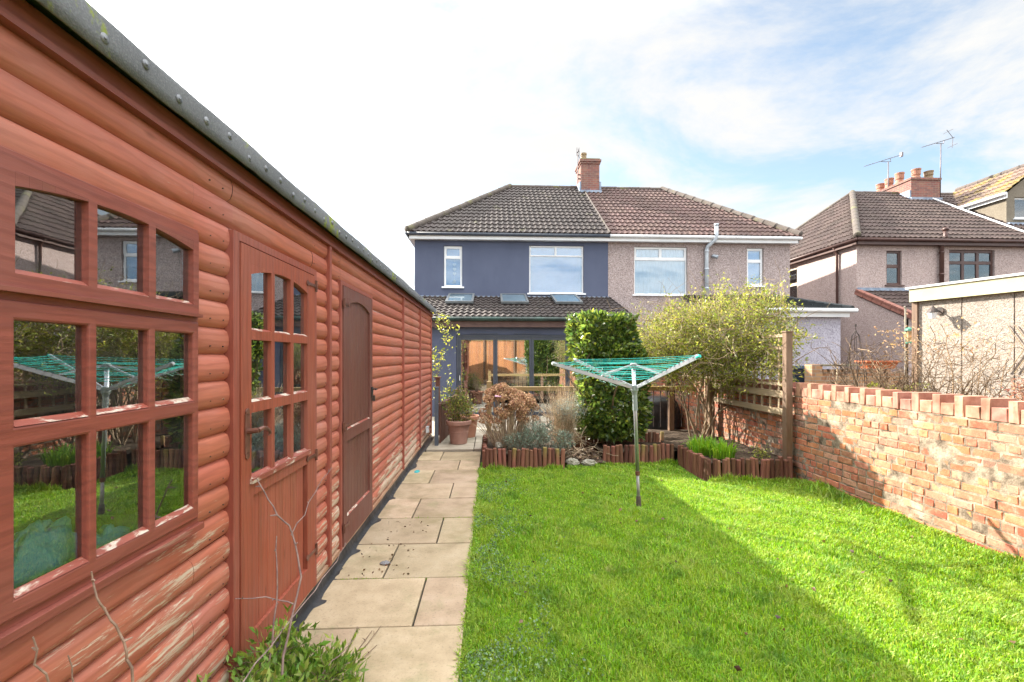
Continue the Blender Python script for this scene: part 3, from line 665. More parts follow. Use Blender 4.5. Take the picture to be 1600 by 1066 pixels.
soilbed(-.07,1.06,6.34,8.5,.19,'flower_bed'); soilbed(1.04,1.66,6.42,7.24,.05,'flower_bed'); soilbed(1.6,2.74,6.54,7.24,.17,'flower_bed'); soilbed(2.74,3.92,5.62,7.25,.20,'flower_bed'); soilbed(1.04,3.92,7.25,8.5,.17,'flower_bed')
# litter of dead leaves and small stones in the gap between the beds
P = np.stack([rng.uniform(1.08,1.62,420), rng.uniform(6.5,7.2,420), rng.uniform(.07,.12,420)],1); dd = np.zeros((420,3)); dd[:,:2] = rng.normal(size=(420,2))*1.5
v, t = leafcloud(P, .05, .5, dirs=dd); tag(mesh_np('leaf_litter', v, t, leafmat('leaf_litter',[(.09,.05,.03),(.22,.15,.09),(.3,.24,.17)],transl=.1)), 'dead leaf litter on the bare soil between two edged beds', 'leaf litter', kind='stuff')
stone_m = simple('garden_stone', (.17,.16,.12), (.33,.32,.27), 9, bump=.6, bs=25, bd=.01)
tag(crumple((1.17,6.42,.05), (.09,.06,.06), 21, 12).build('stone', stone_m), 'round greyish stone at the lawn edge next to the first log edging', 'stone', 'stones between the edged beds')
tag(crumple((1.40,6.40,.045), (.11,.06,.05), 25, 12).build('stone', stone_m), 'wider mossy stone at the lawn edge, the one farther from the path', 'stone', 'stones between the edged beds')
tag(crumple((.12,6.6,.27), (.05,.05,.05), 28, 12).build('stone', stone_m), 'grey stone on the soil at the path corner of the hydrangea bed', 'stone', 'stones between the edged beds')
# ================================================================ TRELLIS, RAILING
M['greywood'] = timber('weathered_trellis', (.30,.22,.13), (.19,.135,.08), ((.42,.36,.27),(.33,.27,.19)), (20,2,20), .5, .7, ax='Y', island=.12)
M['postwood'] = timber('trellis_post', (.16,.095,.055), (.10,.06,.035), ((.3,.22,.14),(.22,.15,.09)), (20,2,20), .55, .7, ax='Z', island=.1)
M['railwood'] = timber('treated_rail', (.27,.18,.07), (.17,.11,.05), ((.3,.26,.12),(.22,.2,.1)), (20,2,20), .5, .7, ax='X')
tr = thing('trellis_fence', 'weathered wooden square trellis in front of the brick wall, overgrown by the climber', 'trellis', (3.84,6.7,0))
b = MB(); b.box(3.80,3.885,5.67,5.755,0,1.87); b.box(3.79,3.895,5.66,5.765,1.87,1.885); b.build('post', M['postwood'], tr, bevel=.004)
MB().box(3.76,3.86,7.65,7.75,0,1.1).build('post', M['postwood'], tr, bevel=.004)
MB().box(3.79,3.89,9.6,9.7,0,1.87).build('post', M['postwood'], tr, bevel=.004)
b = MB()
for z in (1.19,1.43,1.67,1.83): b.box(3.825,3.845,5.76,9.6,z-.017,z+.017)
b.build('rail', M['greywood'], tr)
b = MB()
for z,h_ in ((1.06,.045),(.83,.04)): b.box(3.822,3.845,5.76,7.66,z-h_,z+h_)
b.build('wide_rail', M['greywood'], tr)
b = MB()
for i in range(20): y = 5.9+i*.19; b.box(3.846,3.862,y-.016,y+.016,.8,1.86)
b.build('upright', M['greywood'], tr)
rl = thing('railing', 'timber topped railing with thin dark metal bars at the patio edge', 'railing', (1.9,8.42,0))
for x in (-.02,1.7,3.4): MB().box(x-.045,x+.045,8.375,8.465,0,1.10 if x < 1 else .97).build('post', M['postwood'] if x > 1 else M['railwood'], rl, bevel=.004)
MB().box(.03,3.85,8.37,8.47,.92,1.0).build('top_rail', M['railwood'], rl, bevel=.004)
for i in range(28):
    x = .12+i*.134
    MB().tube([(x,8.42,.24),(x,8.42,.93)], .0085, 6).build('bar', M['iron'], rl)
gt = thing('path_fence', 'low brown slatted fence beside the path past the end of the shed', 'fence', (-.82,8.9,0))
fw = timber('dark_fence', (.12,.05,.032), (.08,.035,.024), ((.25,.18,.12),(.2,.14,.1)), (20,2,20), .6, .7, ax='Z')
for i in range(15):
    y = 7.98+i*.13; x = -.88+(y-7.9)*.085
    MB().box(x-.012,x+.012,y,y+.115,.05,.70).build('slat', fw, gt)
MB().beam((-.88,7.9,.725),(-.70,9.95,.725),.06,.05).build('top_rail', fw, gt, bevel=.004)
b = MB(); b.box(-.745,-.665,9.9,9.98,0,.82); b.box(-.76,-.65,9.885,9.995,.82,.85); b.build('post', fw, gt, bevel=.004)
b = MB(); b.box(-.945,-.885,7.78,7.86,0,1.02); b.box(-.955,-.875,7.77,7.87,1.02,1.04); b.build('post', simple('blue_grey_paint',(.06,.075,.10),(.09,.11,.14),8), gt, bevel=.004)
b = MB(); b.box(-1.05,-.97,8.80,8.88,0,1.14); b.box(-1.07,-.95,8.78,8.90,1.14,1.17); b.build('post', fw, gt, bevel=.004)
# ================================================================ ROTARY DRYER
M['alu'] = simple('brushed_aluminium', (.30,.33,.36), (.42,.45,.48), 4, (1,1,.2), rough=.38, bump=.1, metal=.65)
M['hubgrey'] = simple('grey_green_plastic', (.17,.21,.20), (.26,.30,.29), 5, rough=.5)
M['line'] = simple('turquoise_line', (.0,.32,.27), (.02,.42,.36), 5, rough=.4, bump=0)
dr = thing('rotary_dryer', 'aluminium rotary clothes dryer with turquoise lines standing open on the lawn', 'clothes dryer', (1.53,4.62,0))
B0 = Vector((1.53,4.62,0)); AX = Vector((-.055,.0,1.46)); T = lambda z: B0+AX*(z/1.46)
MB().tube([T(.36),T(1.46)], .019, 14).build('pole', M['alu'], dr, smooth=True)
MB().tube([T(.0),T(.37)], .0165, 12).build('lower_pole', simple('dull_pole',(.2,.2,.19),(.32,.32,.3),9,rough=.5,metal=.4), dr, smooth=True)
MB().tube([T(.335),T(.375)], .024, 12).build('collar', M['brownmetal'], dr, smooth=False)
MB().tube([T(-.02),T(.09),T(.12)], [.026,.026,.022], 12).build('ground_socket', simple('dark_socket',(.06,.05,.04),(.12,.1,.08),9), dr)
b = MB(); b.tube([T(1.0),T(1.16)], [.026,.024], 14); b.tube([T(1.16),T(1.20),T(1.205),T(1.26)], [.024,.033,.04,.036], 14); b.build('hub', M['hubgrey'], dr)
b = MB(); b.tube([T(1.44),T(1.48),T(1.49)], [.034,.036,.022], 14); b.build('top_collar', M['hubgrey'], dr)
HB = T(1.24)
TIPS = [HB+Vector((L*math.cos(R(a)), L*math.sin(R(a)), 0)) for L, a in ((.98,204),(1.0,117),(.85,20),(.87,-70))]
for tp, z in zip(TIPS, (1.49,1.52,1.565,1.555)): tp.z = z
clipm = simple('dark_clip',(.03,.05,.06),(.05,.08,.09),9)
for i, tp in enumerate(TIPS):
    d = tp-HB; hd = Vector((d.x,d.y,0)).normalized(); st_ = HB+hd*.035; cl = MB()
    for k in range(12):
        f = .22+.065*k; p = HB+d*f+Vector((0,0,.016)); s_ = hd.cross(Vector((0,0,1)))*.010; cl.tube([p-s_, p+s_], .006, 6)
    arm = build_multi('arm', [(MB().beam(st_, tp, .017, .034), M['alu']), (cl, clipm)], dr)
    c = MB(); c.tube([tp-d.normalized()*.03, tp+d.normalized()*.012], [.016,.014], 8); c.build('end_cap', M['line'] if i >= 2 else M['alu'], arm)
    mid = HB+d*.43; MB().beam(T(1.465)+hd*.03, mid+Vector((0,0,.015)), .013, .018).build('strut', M['alu'], dr)
for k in range(12):
    f = .22+.065*k
    for a, c_ in ((0,1),(1,2),(2,3),(3,0)):
        if a == 3 and k % 3 == 0: continue
        pa = HB+(TIPS[a]-HB)*f+Vector((0,0,.018)); pb = HB+(TIPS[c_]-HB)*(f+.01)+Vector((0,0,.018))
        sag = rng.uniform(.004,.02) if a else rng.uniform(.01,.04); pts = []
        for j in range(9):
            u = j/8; p = pa.lerp(pb, u); p.z -= sag*4*u*(1-u); p.x += rng.uniform(-1,1)*(.002 if a else .006); pts.append(p)
        MB().tube(pts, .0026, 4).build('washing_line', M['line'], dr)
# tangle of loose line on the left arms
lo_ = MB()
for k in range(7):
    p = HB.lerp(TIPS[0].lerp(TIPS[1], .6), .35+.07*k)+Vector((0,0,.01)); pts = [p]
    for j in range(16): p = p+Vector((rng.uniform(-.05,.05), rng.uniform(-.06,.05), rng.uniform(-.025,.022))); pts.append(p)
    lo_.tube(pts, .0022, 4)
lo_.tube([HB.lerp(TIPS[0],.38), HB.lerp(TIPS[0],.36)+Vector((.03,0,-.04)), HB.lerp(TIPS[0],.33)+Vector((.06,0,-.06))], .0035, 4)
lo_.build('loose_line', simple('faded_line',(.16,.36,.28),(.3,.48,.38),6), dr)
# ================================================================ HOUSES
def render_mat(name, c1, c2, dark, dash=0, dashcol=None, bs=60, ds=42):
    m = Mat(name); c = m.ramp(m.noise(1.3, detail=7), [(.3,c1),(.7,c2)])
    c = m.mix(m.rng(m.noise(1.0, (1.3,1.3,.3), 7, .7, 0, (7,2,1)), .45, .75, 0, .5), c, dark)
    if dash:
        v = m.n('ShaderNodeTexVoronoi'); m.l(m.co, v.inputs['Vector']); v.inputs['Scale'].default_value = ds
        s = m.n('ShaderNodeSeparateColor'); m.l(v.outputs['Color'], s.inputs[0])
        c = m.mix(m.rng(s.outputs[0], .35, .9, 0, dash), c, dashcol); c = m.mix(m.rng(s.outputs[1], .7, .95, 0, dash*.8), c, tuple(x*.35 for x in c1))
        m.bump(v.outputs['Distance'], .5, .008)
    m.bump(m.noise(bs, detail=5), .5, .006); return m.done(c, .9, .2)
M['bluewall'] = render_mat('blue_grey_render', (.085,.098,.150), (.100,.115,.172), (.066,.076,.118))
M['pinkdash'] = render_mat('pink_pebbledash', (.30,.235,.225), (.35,.275,.26), (.22,.175,.165), .75, (.54,.46,.44), ds=52)
M['pinkdash2'] = render_mat('pale_pink_pebbledash', (.37,.285,.265), (.42,.325,.30), (.30,.235,.22), .6, (.55,.46,.43))
M['lilac'] = render_mat('lilac_pebbledash', (.36,.34,.40), (.42,.39,.45), (.3,.28,.33), .55, (.58,.56,.62))
M['ochre'] = render_mat('ochre_render', (.17,.145,.11), (.21,.18,.14), (.12,.10,.08), .3, (.27,.24,.19))
M['spar'] = render_mat('spar_dash_panel', (.26,.22,.185), (.31,.265,.225), (.20,.165,.135), .7, (.44,.385,.335), ds=75)
M['upvc'] = simple('white_upvc', (.72,.73,.74), (.8,.81,.82), 3, rough=.35, bump=0)
M['darkfr'] = simple('dark_grey_aluminium', (.045,.055,.075), (.06,.07,.09), 3, rough=.4, bump=0)
M['skyfr'] = simple('grey_skylight_frame', (.11,.12,.125), (.15,.16,.165), 3, rough=.4, bump=0)
M['brownfr'] = simple('brown_window_frame', (.07,.035,.03), (.10,.05,.04), 3, rough=.45, bump=0)
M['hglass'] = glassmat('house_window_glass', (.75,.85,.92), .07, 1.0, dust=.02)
M['dglass'] = glassmat('patio_door_glass', (.8,.84,.84), .34, 1.1, dust=.02)
M['blind'] = simple('sky_reflection_blind', (.18,.36,.62), (.24,.43,.70), 4, rough=.9, bump=0)  # blue of the sky mirrored in the panes is put into this colour
M['roomdark'] = simple('dim_room', (.05,.055,.06), (.10,.10,.10), 2, rough=.9, bump=0)
m = Mat('net_curtain'); wv = m.n('ShaderNodeTexWave'); m.l(m.co, wv.inputs['Vector']); wv.inputs['Scale'].default_value = 2.6; wv.inputs['Distortion'].default_value = 3; wv.inputs['Detail Scale'].default_value = .5
m.bump(wv.outputs['Fac'], .6, .03); M['curtain'] = m.done((.50,.56,.62), .9, .1)
def tilemat(name, a, b_, pale, moss=(.16,.17,.05), mk=.62):
    m = Mat(name); isl = m.island(); c = m.ramp(m.noise(8, detail=7, rough=.7), [(.3,a),(.7,b_)]); c = m.vary(c, isl, .75, 1.2, .01)
    c = m.mix(m.rng(m.noise(26, detail=6, rough=.75), .52, .72, 0, .6), c, pale)
    c = m.mix(m.rng(m.noise(1.7, detail=7, rough=.7, off=(3,1,4)), mk, mk+.1, 0, .7), c, moss)
    m.bump(m.noise(60), .4, .004); return m.done(c, .8, .35)
M['tile1'] = tilemat('dark_roof_tile', (.034,.026,.024), (.053,.041,.037), (.11,.093,.085))
M['tile2'] = tilemat('red_brown_roof_tile', (.075,.042,.036), (.112,.066,.057), (.19,.135,.12), mk=.7)
M['tile3'] = tilemat('brown_roof_tile', (.050,.033,.029), (.078,.053,.046), (.13,.098,.086), mk=.7)
M['slate'] = tilemat('black_slate', (.02,.024,.026), (.04,.045,.048), (.07,.075,.08), mk=.7)
M['ridge'] = tilemat('ridge_tile', (.062,.049,.042), (.095,.076,.064), (.15,.125,.10), (.13,.125,.04), .56)
M['lead'] = simple('lead_flashing', (.16,.20,.27), (.27,.32,.40), 6, rough=.55, bump=.2, metal=.1)
M['potclay'] = simple('chimney_pot_clay', (.28,.125,.085), (.38,.20,.14), 9, rough=.9)
m = Mat('chimney_brick'); cx = m.n('ShaderNodeCombineXYZ'); m.l(m.math('ADD', m.sep(0), m.sep(1)), cx.inputs[0]); m.l(m.sep(2), cx.inputs[1])
br = m.n('ShaderNodeTexBrick'); m.l(cx.outputs[0], br.inputs['Vector']); br.inputs['Scale'].default_value = 1; br.inputs['Brick Width'].default_value = .225; br.inputs['Row Height'].default_value = .075; br.inputs['Mortar Size'].default_value = .009
br.inputs['Color1'].default_value = (.27,.105,.085,1); br.inputs['Color2'].default_value = (.15,.07,.07,1); br.inputs['Mortar'].default_value = (.22,.17,.14,1)
c = m.mix(m.rng(m.noise(5, detail=7, rough=.7), .45, .75, 0, .7), br.outputs['Color'], (.30,.19,.13)); m.bump(br.outputs['Fac'], -.7, .01); M['chimbrick'] = m.done(c, .9, .2)
# yellowish brick for the small terrace wall
m = Mat('buff_brick'); cx = m.n('ShaderNodeCombineXYZ'); m.l(m.math('ADD', m.sep(0), m.sep(1)), cx.inputs[0]); m.l(m.sep(2), cx.inputs[1])
br = m.n('ShaderNodeTexBrick'); m.l(cx.outputs[0], br.inputs['Vector']); br.inputs['Scale'].default_value = 1; br.inputs['Brick Width'].default_value = .225; br.inputs['Row Height'].default_value = .075; br.inputs['Mortar Size'].default_value = .009
br.inputs['Color1'].default_value = (.42,.25,.13,1); br.inputs['Color2'].default_value = (.30,.15,.09,1); br.inputs['Mortar'].default_value = (.3,.25,.2,1)
c = m.mix(m.rng(m.noise(6, detail=7, rough=.7), .45, .75, 0, .6), br.outputs['Color'], (.2,.14,.09)); m.bump(br.outputs['Fac'], -.7, .01); M['buff'] = m.done(c, .9, .2)

def tiled(mb, P0, U, V, slope, Lf, Rf, period=.17, course=.345, amp=.023, lift=.036, sub=6):
    """interlocking rolled tiles laid course by course over one slope; courses overlap like real tiles"""
    P0 = Vector(P0); U = Vector(U).normalized(); V = Vector(V).normalized(); N = U.cross(V).normalized()
    k = 0; v0 = 0.
    while v0 < slope-.02:
        v1 = min(v0+course, slope); l0, r0 = Lf(v0), Rf(v0); l1, r1 = Lf(v1), Rf(v1)
        a = math.floor(min(l0,l1)/period)*period; st = period/sub; n = int((max(r0,r1)-a)/st)+2; off = 0
        i0 = 0
        while i0 < n:
            i1 = min(i0+sub*2, n); vs = []; fs = []; jz = rng.uniform(-.003,.003); jt = rng.uniform(-.004,.004)
            for i in range(i0, i1+1):
                u = a+i*st; ph = (u/period) % 1.0; h = amp*(1+math.cos(2*math.pi*ph))*.5 * (1.4 if ph < .25 or ph > .75 else 1)
                for vv, ll, rr, lf_ in ((v0-.012, l0, r0, -.012), (v0-.012, l0, r0, lift), (v1, l1, r1, .004)):
                    uu = min(max(u, ll), rr); vs.append(P0+U*uu+V*(vv+jt)+N*(h+lf_+jz))
            m_ = i1-i0
            for i in range(m_): fs += [(i*3, i*3+3, i*3+4, i*3+1), (i*3+1, i*3+4, i*3+5, i*3+2)]
            if (a+i1*st > min(l0,l1)) and (a+i0*st < max(r0,r1)): mb.add(vs, fs)
            i0 = i1
        v0 = v1; k += 1
def ridge_run(mb, a, b, r=.095, step=.42):
    a = Vector(a); b = Vector(b); n = max(1, int((b-a).length/step)); P = []; Q = []
    for i in range(n):
        dz = Vector((0,0,-.03+rng.uniform(-.004,.004))); rr = r*rng.uniform(.98,1.03)
        for u, k in ((.04,1.05),(.10,1.05),(.12,1.0),(.96,.97),(.99,.93)): P.append(a.lerp(b, (i+u)/n)+dz); Q.append(rr*k)
    mb.tube(P, Q, 14)
def flat(mb, *p): mb.quad(*p)
def slopeV(dy, dz): l = math.hypot(dy, dz); return dy/l, dz/l, l
def xz(Y0): return lambda u, v, w: (u, Y0+w, v)
def window(parent, x0, x1, z0, z1, Y0, fm, panes, behind, sill=True, fw=.05, silly=None, label=None, glass=None, back=.05):
    b = MB(); b.sheet(xz(Y0+.06), [x0+.004,x1-.004], [z0+.004,z1-.004], panes, .06)
    o = b.build('window', fm, parent, bevel=.006)
    if label: tag(o, label)
    g = MB(); g.box(x0+.02, x1-.02, Y0+.085, Y0+.09, z0+.02, z1-.02); g.build('pane', glass or M['hglass'], o)
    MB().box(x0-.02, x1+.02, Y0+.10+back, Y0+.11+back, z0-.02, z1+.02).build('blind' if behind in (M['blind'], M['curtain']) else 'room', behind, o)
    if sill: MB().box(x0-.06, x1+.06, Y0-.05, Y0+.059, z0-.045, z0+.002).build('sill', silly or fm, o, bevel=.004)
    return o
def grid_panes(xs, zs, g=.028): return [(a+g, b-g, c+g, d-g) for a, b in zip(xs[:-1], xs[1:]) for c, d in zip(zs[:-1], zs[1:])]
def halfhouse(name, label, x0, x1, side, wallm, tilem, gutm, fasm, wins, ridge0, eave=5.30, RZ=8.27, tile_side=False, sidewins=()):
    """one half of a pair of hipped semis; side=-1: hip on the left, +1: hip on the right"""
    Y0, YB, YR = 14.0, 22.0, 18.0
    t = thing(name, label, 'house', ((x0+x1)/2, 18, 0))
    holes = [w_[:4] for w_ in wins]
    b = MB(); b.sheet(xz(Y0), [x0, x1], [-.05, 5.16], holes, .12)
    xe = x0 if side < 0 else x1
    b.sheet((lambda u, v, w: (x0+w, u, v)) if side < 0 else (lambda u, v, w: (x1-w, u, v)), [Y0+.12, YB], [-.05, 5.16], [w_ for w_ in sidewins], .12)
    b.quad((x0,YB,-.05),(x1,YB,-.05),(x1,YB,5.16),(x0,YB,5.16)); b.build('wall', wallm, t)
    ov = .19; ex = x0-ov if side < 0 else x1+ov; px = x1 if side < 0 else x0
    ye = Y0-.25; yb = YB+.25; cy, sz, sl = slopeV(YR-ye, RZ-eave)
    rf = MB()
    if side < 0: tiled(rf, (ex,ye,eave), (1,0,0), (0,cy,sz), sl, lambda v: (ridge0-ex)*v/sl, lambda v: px-ex)
    else: tiled(rf, (px,ye,eave), (1,0,0), (0,cy,sz), sl, lambda v: 0, lambda v: (ex-px)-(ex-ridge0)*v/sl)
    if tile_side:
        hx = abs(ridge0-ex); hl = math.hypot(hx, RZ-eave); W_ = yb-ye
        tiled(rf, (ex,yb,eave), (0,-1,0), (hx,0,RZ-eave), hl, lambda v: (W_/2)*v/hl, lambda v: W_-(W_/2)*v/hl)
    else: rf.quad((ex,ye,eave-.01),(ridge0,YR,RZ-.01),(ex,yb,eave-.01))
    rf.quad((ex,yb,eave),(px,yb,eave),(px,YR,RZ),(ridge0,YR,RZ)); rf.quad((ex+.02*-side,ye+.03,eave-.03),(px,ye+.03,eave-.03),(px,YR,RZ-.03),(ridge0,YR,RZ-.03))
    ro = rf.build('roof', tilem, t)
    rd = MB(); ridge_run(rd, (ridge0,YR,RZ+.03), (px,YR,RZ+.03)); ridge_run(rd, (ex,ye,eave+.085), (ridge0,YR,RZ+.075), .105); ridge_run(rd, (ex,yb,eave+.05), (ridge0,YR,RZ+.04)); rd.build('ridge_tiles', M['ridge'], ro, smooth=True)
    fb = MB(); a_, c_ = (ex+.03, px) if side < 0 else (px, ex-.03)
    fb.box(a_, c_, ye+.05, ye+.075, eave-.19, eave-.02); fb.box(a_, c_, ye+.075, Y0, eave-.18, eave-.165)
    s0, s1 = (ex+.03, ex+.055) if side < 0 else (ex-.055, ex-.03)
    fb.box(s0, s1, ye+.05, yb, eave-.188, eave-.022); fb.box(min(s1, x0) if side < 0 else x1, x0 if side < 0 else s0, Y0, yb, eave-.18, eave-.165); fb.build('fascia', fasm, t)
    gb = MB(); gb.tube([(a_-.02,ye+.0,eave-.045),(c_,ye+.0,eave-.045)], .052, 10)
    gx = ex+side*.0; gb.tube([(gx,ye,eave-.045),(gx,yb,eave-.045)], .052, 10); gb.build('gutter', gutm, t, smooth=True)
    return t
# ---- left half: blue grey house
H1 = halfhouse('semi_detached_house', 'blue grey rendered half of the semi detached pair with a tiled rear extension', -2.3, 3.66, -1, M['bluewall'], M['tile1'], M['darkfr'], M['upvc'],
    [(-1.42,-.86,3.70,4.96),(1.2,2.9,3.52,5.0)], .79)
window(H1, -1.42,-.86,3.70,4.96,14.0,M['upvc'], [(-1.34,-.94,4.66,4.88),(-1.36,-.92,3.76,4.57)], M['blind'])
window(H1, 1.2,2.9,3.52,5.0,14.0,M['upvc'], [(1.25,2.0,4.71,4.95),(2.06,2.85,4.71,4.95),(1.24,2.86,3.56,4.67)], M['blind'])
# string of hearts in the narrow window
b = MB()
for k, z in enumerate((4.40,4.26,4.12,)):
    pts = []
    for i in range(20):
        a = 2*math.pi*i/20; pts.append((-1.10+.0042*16*math.sin(a)**3*.8, 14.10, z+.0036*(13*math.cos(a)-5*math.cos(2*a)-2*math.cos(3*a)-math.cos(4*a))))
    b.prism(pts, (0,.01,0))
b.box(-1.102,-1.098,14.10,14.104,3.9,4.62); b.box(-1.14,-1.06,14.09,14.11,3.84,3.92)
tag(b.build('heart_garland', M['upvc']), 'string of white hearts hanging in the narrow upstairs window', 'ornament')
# extension
ex = MB(); ex.sheet(xz(11.6), [-2.3,3.66], [-.05,2.36], [(-.86,2.98,.0,2.12)], .15); ex.quad((-2.3,11.75,-.05),(-2.3,14,-.05),(-2.3,14,3.2),(-2.3,11.75,2.4)); ex.quad((3.655,11.75,-.05),(3.655,14,-.05),(3.655,14,3.25),(3.655,11.75,2.4))
ex.build('extension_wall', M['bluewall'], H1)
cy, sz, sl = slopeV(2.62, .86); er = MB(); tiled(er, (-2.45,11.38,2.54), (1,0,0), (0,cy,sz), sl, lambda v: 0, lambda v: 6.13, period=.155)
er.quad((-2.45,11.4,2.52),(3.68,11.4,2.52),(3.68,14,3.38),(-2.45,14,3.38)); ero = er.build('extension_roof', M['tile1'], H1)
b = MB(); b.box(-2.45,3.68,13.93,13.995,3.33,3.42); b.build('flashing', M['lead'], ero)
b = MB(); b.tube([(-2.4,11.34,2.50),(3.70,11.34,2.50)], .055, 10); b.build('gutter', simple('black_green_gutter',(.012,.02,.018),(.02,.05,.04),3,rough=.4,bump=0), H1, smooth=True)
b = MB(); b.box(-2.4,3.68,11.40,11.43,2.30,2.47); b.box(-2.4,3.68,11.43,11.6,2.36,2.375); b.build('fascia', simple('brown_fascia',(.09,.05,.045),(.12,.07,.06),5), H1)
sN = Vector((0,-sz,cy)); sV = Vector((0,cy,sz))
for a, c_ in ((-1.25,-.47),(.30,1.08),(1.83,2.61)):
    z_at = lambda y: 2.54+(y-11.38)*.86/2.62
    lo = Vector(((a+c_)/2, 12.70, z_at(12.70)))+sN*.135; hi = Vector(((a+c_)/2, 13.86, z_at(13.86)))+sN*.135; L = (hi-lo).length; o0 = lo-sV*0
    mp_ = lambda u, v, w, lo=lo: tuple(Vector((u, lo.y, lo.z))+sV*v-sN*w)
    f_ = MB(); f_.sheet(mp_, [a,c_], [0,L], [(a+.06,c_-.06,.07,L-.06)], .07); so = f_.build('skylight', M['skyfr'], H1, bevel=.006)
    g_ = MB(); q = lambda u, v, w: mp_(u, v, w); g_.quad(q(a+.05,.06,.008),q(c_-.05,.06,.008),q(c_-.05,L-.05,.008),q(a+.05,L-.05,.008)); g_.build('pane', M['hglass'], so)
    g_ = MB(); g_.quad(q(a+.05,.06,.03),q(c_-.05,.06,.03),q(c_-.05,L-.05,.03),q(a+.05,L-.05,.03)); g_.build('room', simple('pale_lining',(.24,.28,.29),(.34,.38,.39),2), so)
# bifold doors
bf = MB(); bf.sheet(xz(11.62), [-.855,2.975], [.005,2.115], [(-.80,2.92,.06,2.06)], .07); bfo = bf.build('bifold_door', M['darkfr'], H1, bevel=.005)
for i in range(4):
    a = -.797+i*.93; b_ = a+.925; lf = MB(); lf.sheet(xz(11.635), [a,b_], [.063,2.057], [(a+.055,b_-.055,.14,1.985)], .05); lf.build('door_leaf', M['darkfr'], bfo, bevel=.004)
    MB().box(a+.05,b_-.05,11.655,11.662,.13,1.99).build('pane', M['dglass'], bfo)
MB().box(-.78,-.765,11.60,11.63,.95,1.08).build('handle', M['upvc'], bfo)
for a in (-.5,.6,2.0): MB().box(a,a+.7,11.585,11.598,2.135,2.15).build('trickle_vent', M['darkfr'], bfo)
b = MB(); b.quad((-2.2,13.97,0),(3.6,13.97,0),(3.6,13.97,2.4),(-2.2,13.97,2.4)); b.quad((-2.2,11.75,.02),(3.6,11.75,.02),(3.6,13.97,.02),(-2.2,13.97,.02)); b.quad((-2.2,11.75,2.36),(3.6,11.75,2.36),(3.6,13.97,2.36),(-2.2,13.97,2.36)); b.build('inner_room', M['roomdark'], H1)
tb = thing('kitchen_table', 'white topped table inside the patio doors of the blue house', 'table', (.6,12.6,.02))
MB().box(-.2,1.5,12.3,12.95,.86,.9).build('tabletop', M['upvc'], tb)
for x in (-.12,1.42):
    for y in (12.36,12.88): MB().box(x-.025,x+.025,y-.025,y+.025,.02,.86).build('leg', M['darkfr'], tb)
# party chimney
ch = MB(); ch.box(3.52,4.24,17.5,18.45,7.6,9.05); ch.box(3.49,4.27,17.47,18.48,9.05,9.13); ch.box(3.46,4.30,17.44,18.51,9.13,9.21); cho = ch.build('chimney', M['chimbrick'], H1)
b = MB(); b.box(3.50,4.26,17.5,18.46,9.21,9.27); b.build('flaunching', simple('mossy_mortar',(.16,.15,.07),(.25,.22,.12),12), cho)
b = MB(); b.lathe((3.68,17.8,9.26), [(.125,0),(.115,.1),(.11,.24),(.125,.25),(.125,.31),(.09,.31)], 20); b.build('chimney_pot', simple('old_buff_pot',(.20,.14,.07),(.28,.2,.12),12), cho, smooth=False)
b = MB(); b.box(3.44,4.32,17.44,17.52,7.78,8.02); b.box(3.45,3.53,17.5,18.5,7.9,8.36); b.box(4.23,4.31,17.5,18.5,7.9,8.36); b.build('flashing', M['lead'], cho)
b = MB(); b.tube([(3.66,13.74,5.36),(3.66,17.46,7.97)], .028, 8); b.build('verge_strip', M['ridge'], H1)
# ---- right half: pink pebbledash
H2 = halfhouse('semi_detached_house', 'pink pebbledashed half of the semi detached pair with red brown roof tiles', 3.665, 9.5, 1, M['pinkdash'], M['tile2'], M['upvc'], M['upvc'],
    [(4.49,6.18,3.50,5.0),(8.10,8.64,3.8,5.0)], 6.87)
window(H2, 4.49,6.18,3.50,5.0,14.0,M['upvc'], [(4.57,5.29,4.68,4.93),(5.38,6.10,4.68,4.93),(4.53,6.14,3.54,4.58)], M['curtain'])
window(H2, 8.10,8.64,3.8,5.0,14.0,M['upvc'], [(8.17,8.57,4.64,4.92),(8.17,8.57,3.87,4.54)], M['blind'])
b = MB(); b.tube([(6.97,13.72,5.62),(6.97,13.72,5.30),(6.96,13.73,5.2),(6.78,13.90,5.0),(6.76,13.92,4.9),(6.76,13.92,3.2)], .058, 12); b.tube([(6.97,13.72,5.6),(6.97,13.72,5.66)], .07, 12)
for z in (4.85,4.3,3.7): b.tube([(6.76,13.92,z-.03),(6.76,13.92,z+.03)], .068, 12)
b.build('soil_pipe', simple('light_grey_pipe',(.42,.46,.50),(.5,.54,.58),3,rough=.4,bump=0), H2, smooth=True)
b = MB(); b.tube([(6.96,13.99,4.72),(6.97,13.9,4.72)], .03, 8); b.tube([(6.95,13.92,4.72),(7.08,13.84,4.66)], [.05,.07], 10); b.build('security_lamp', M['alu'], H2)
b = MB(); b.sheet(xz(11.0), [6.2,8.77], [-.05,2.56], [], .12); b.quad((8.77,11.12,-.05),(8.77,14,-.05),(8.77,14,3.3),(8.77,11.12,2.6)); b.quad((6.2,11.12,-.05),(6.2,14,-.05),(6.2,14,3.3),(6.2,11.12,2.6)); b.build('extension_wall', M['lilac'], H2)
er = MB(); cy, sz, sl = slopeV(3.2, .72)
v0 = 0; P0 = Vector((6.05,10.8,2.74)); sV2 = Vector((0,cy,sz)); sN2 = Vector((0,-sz,cy))
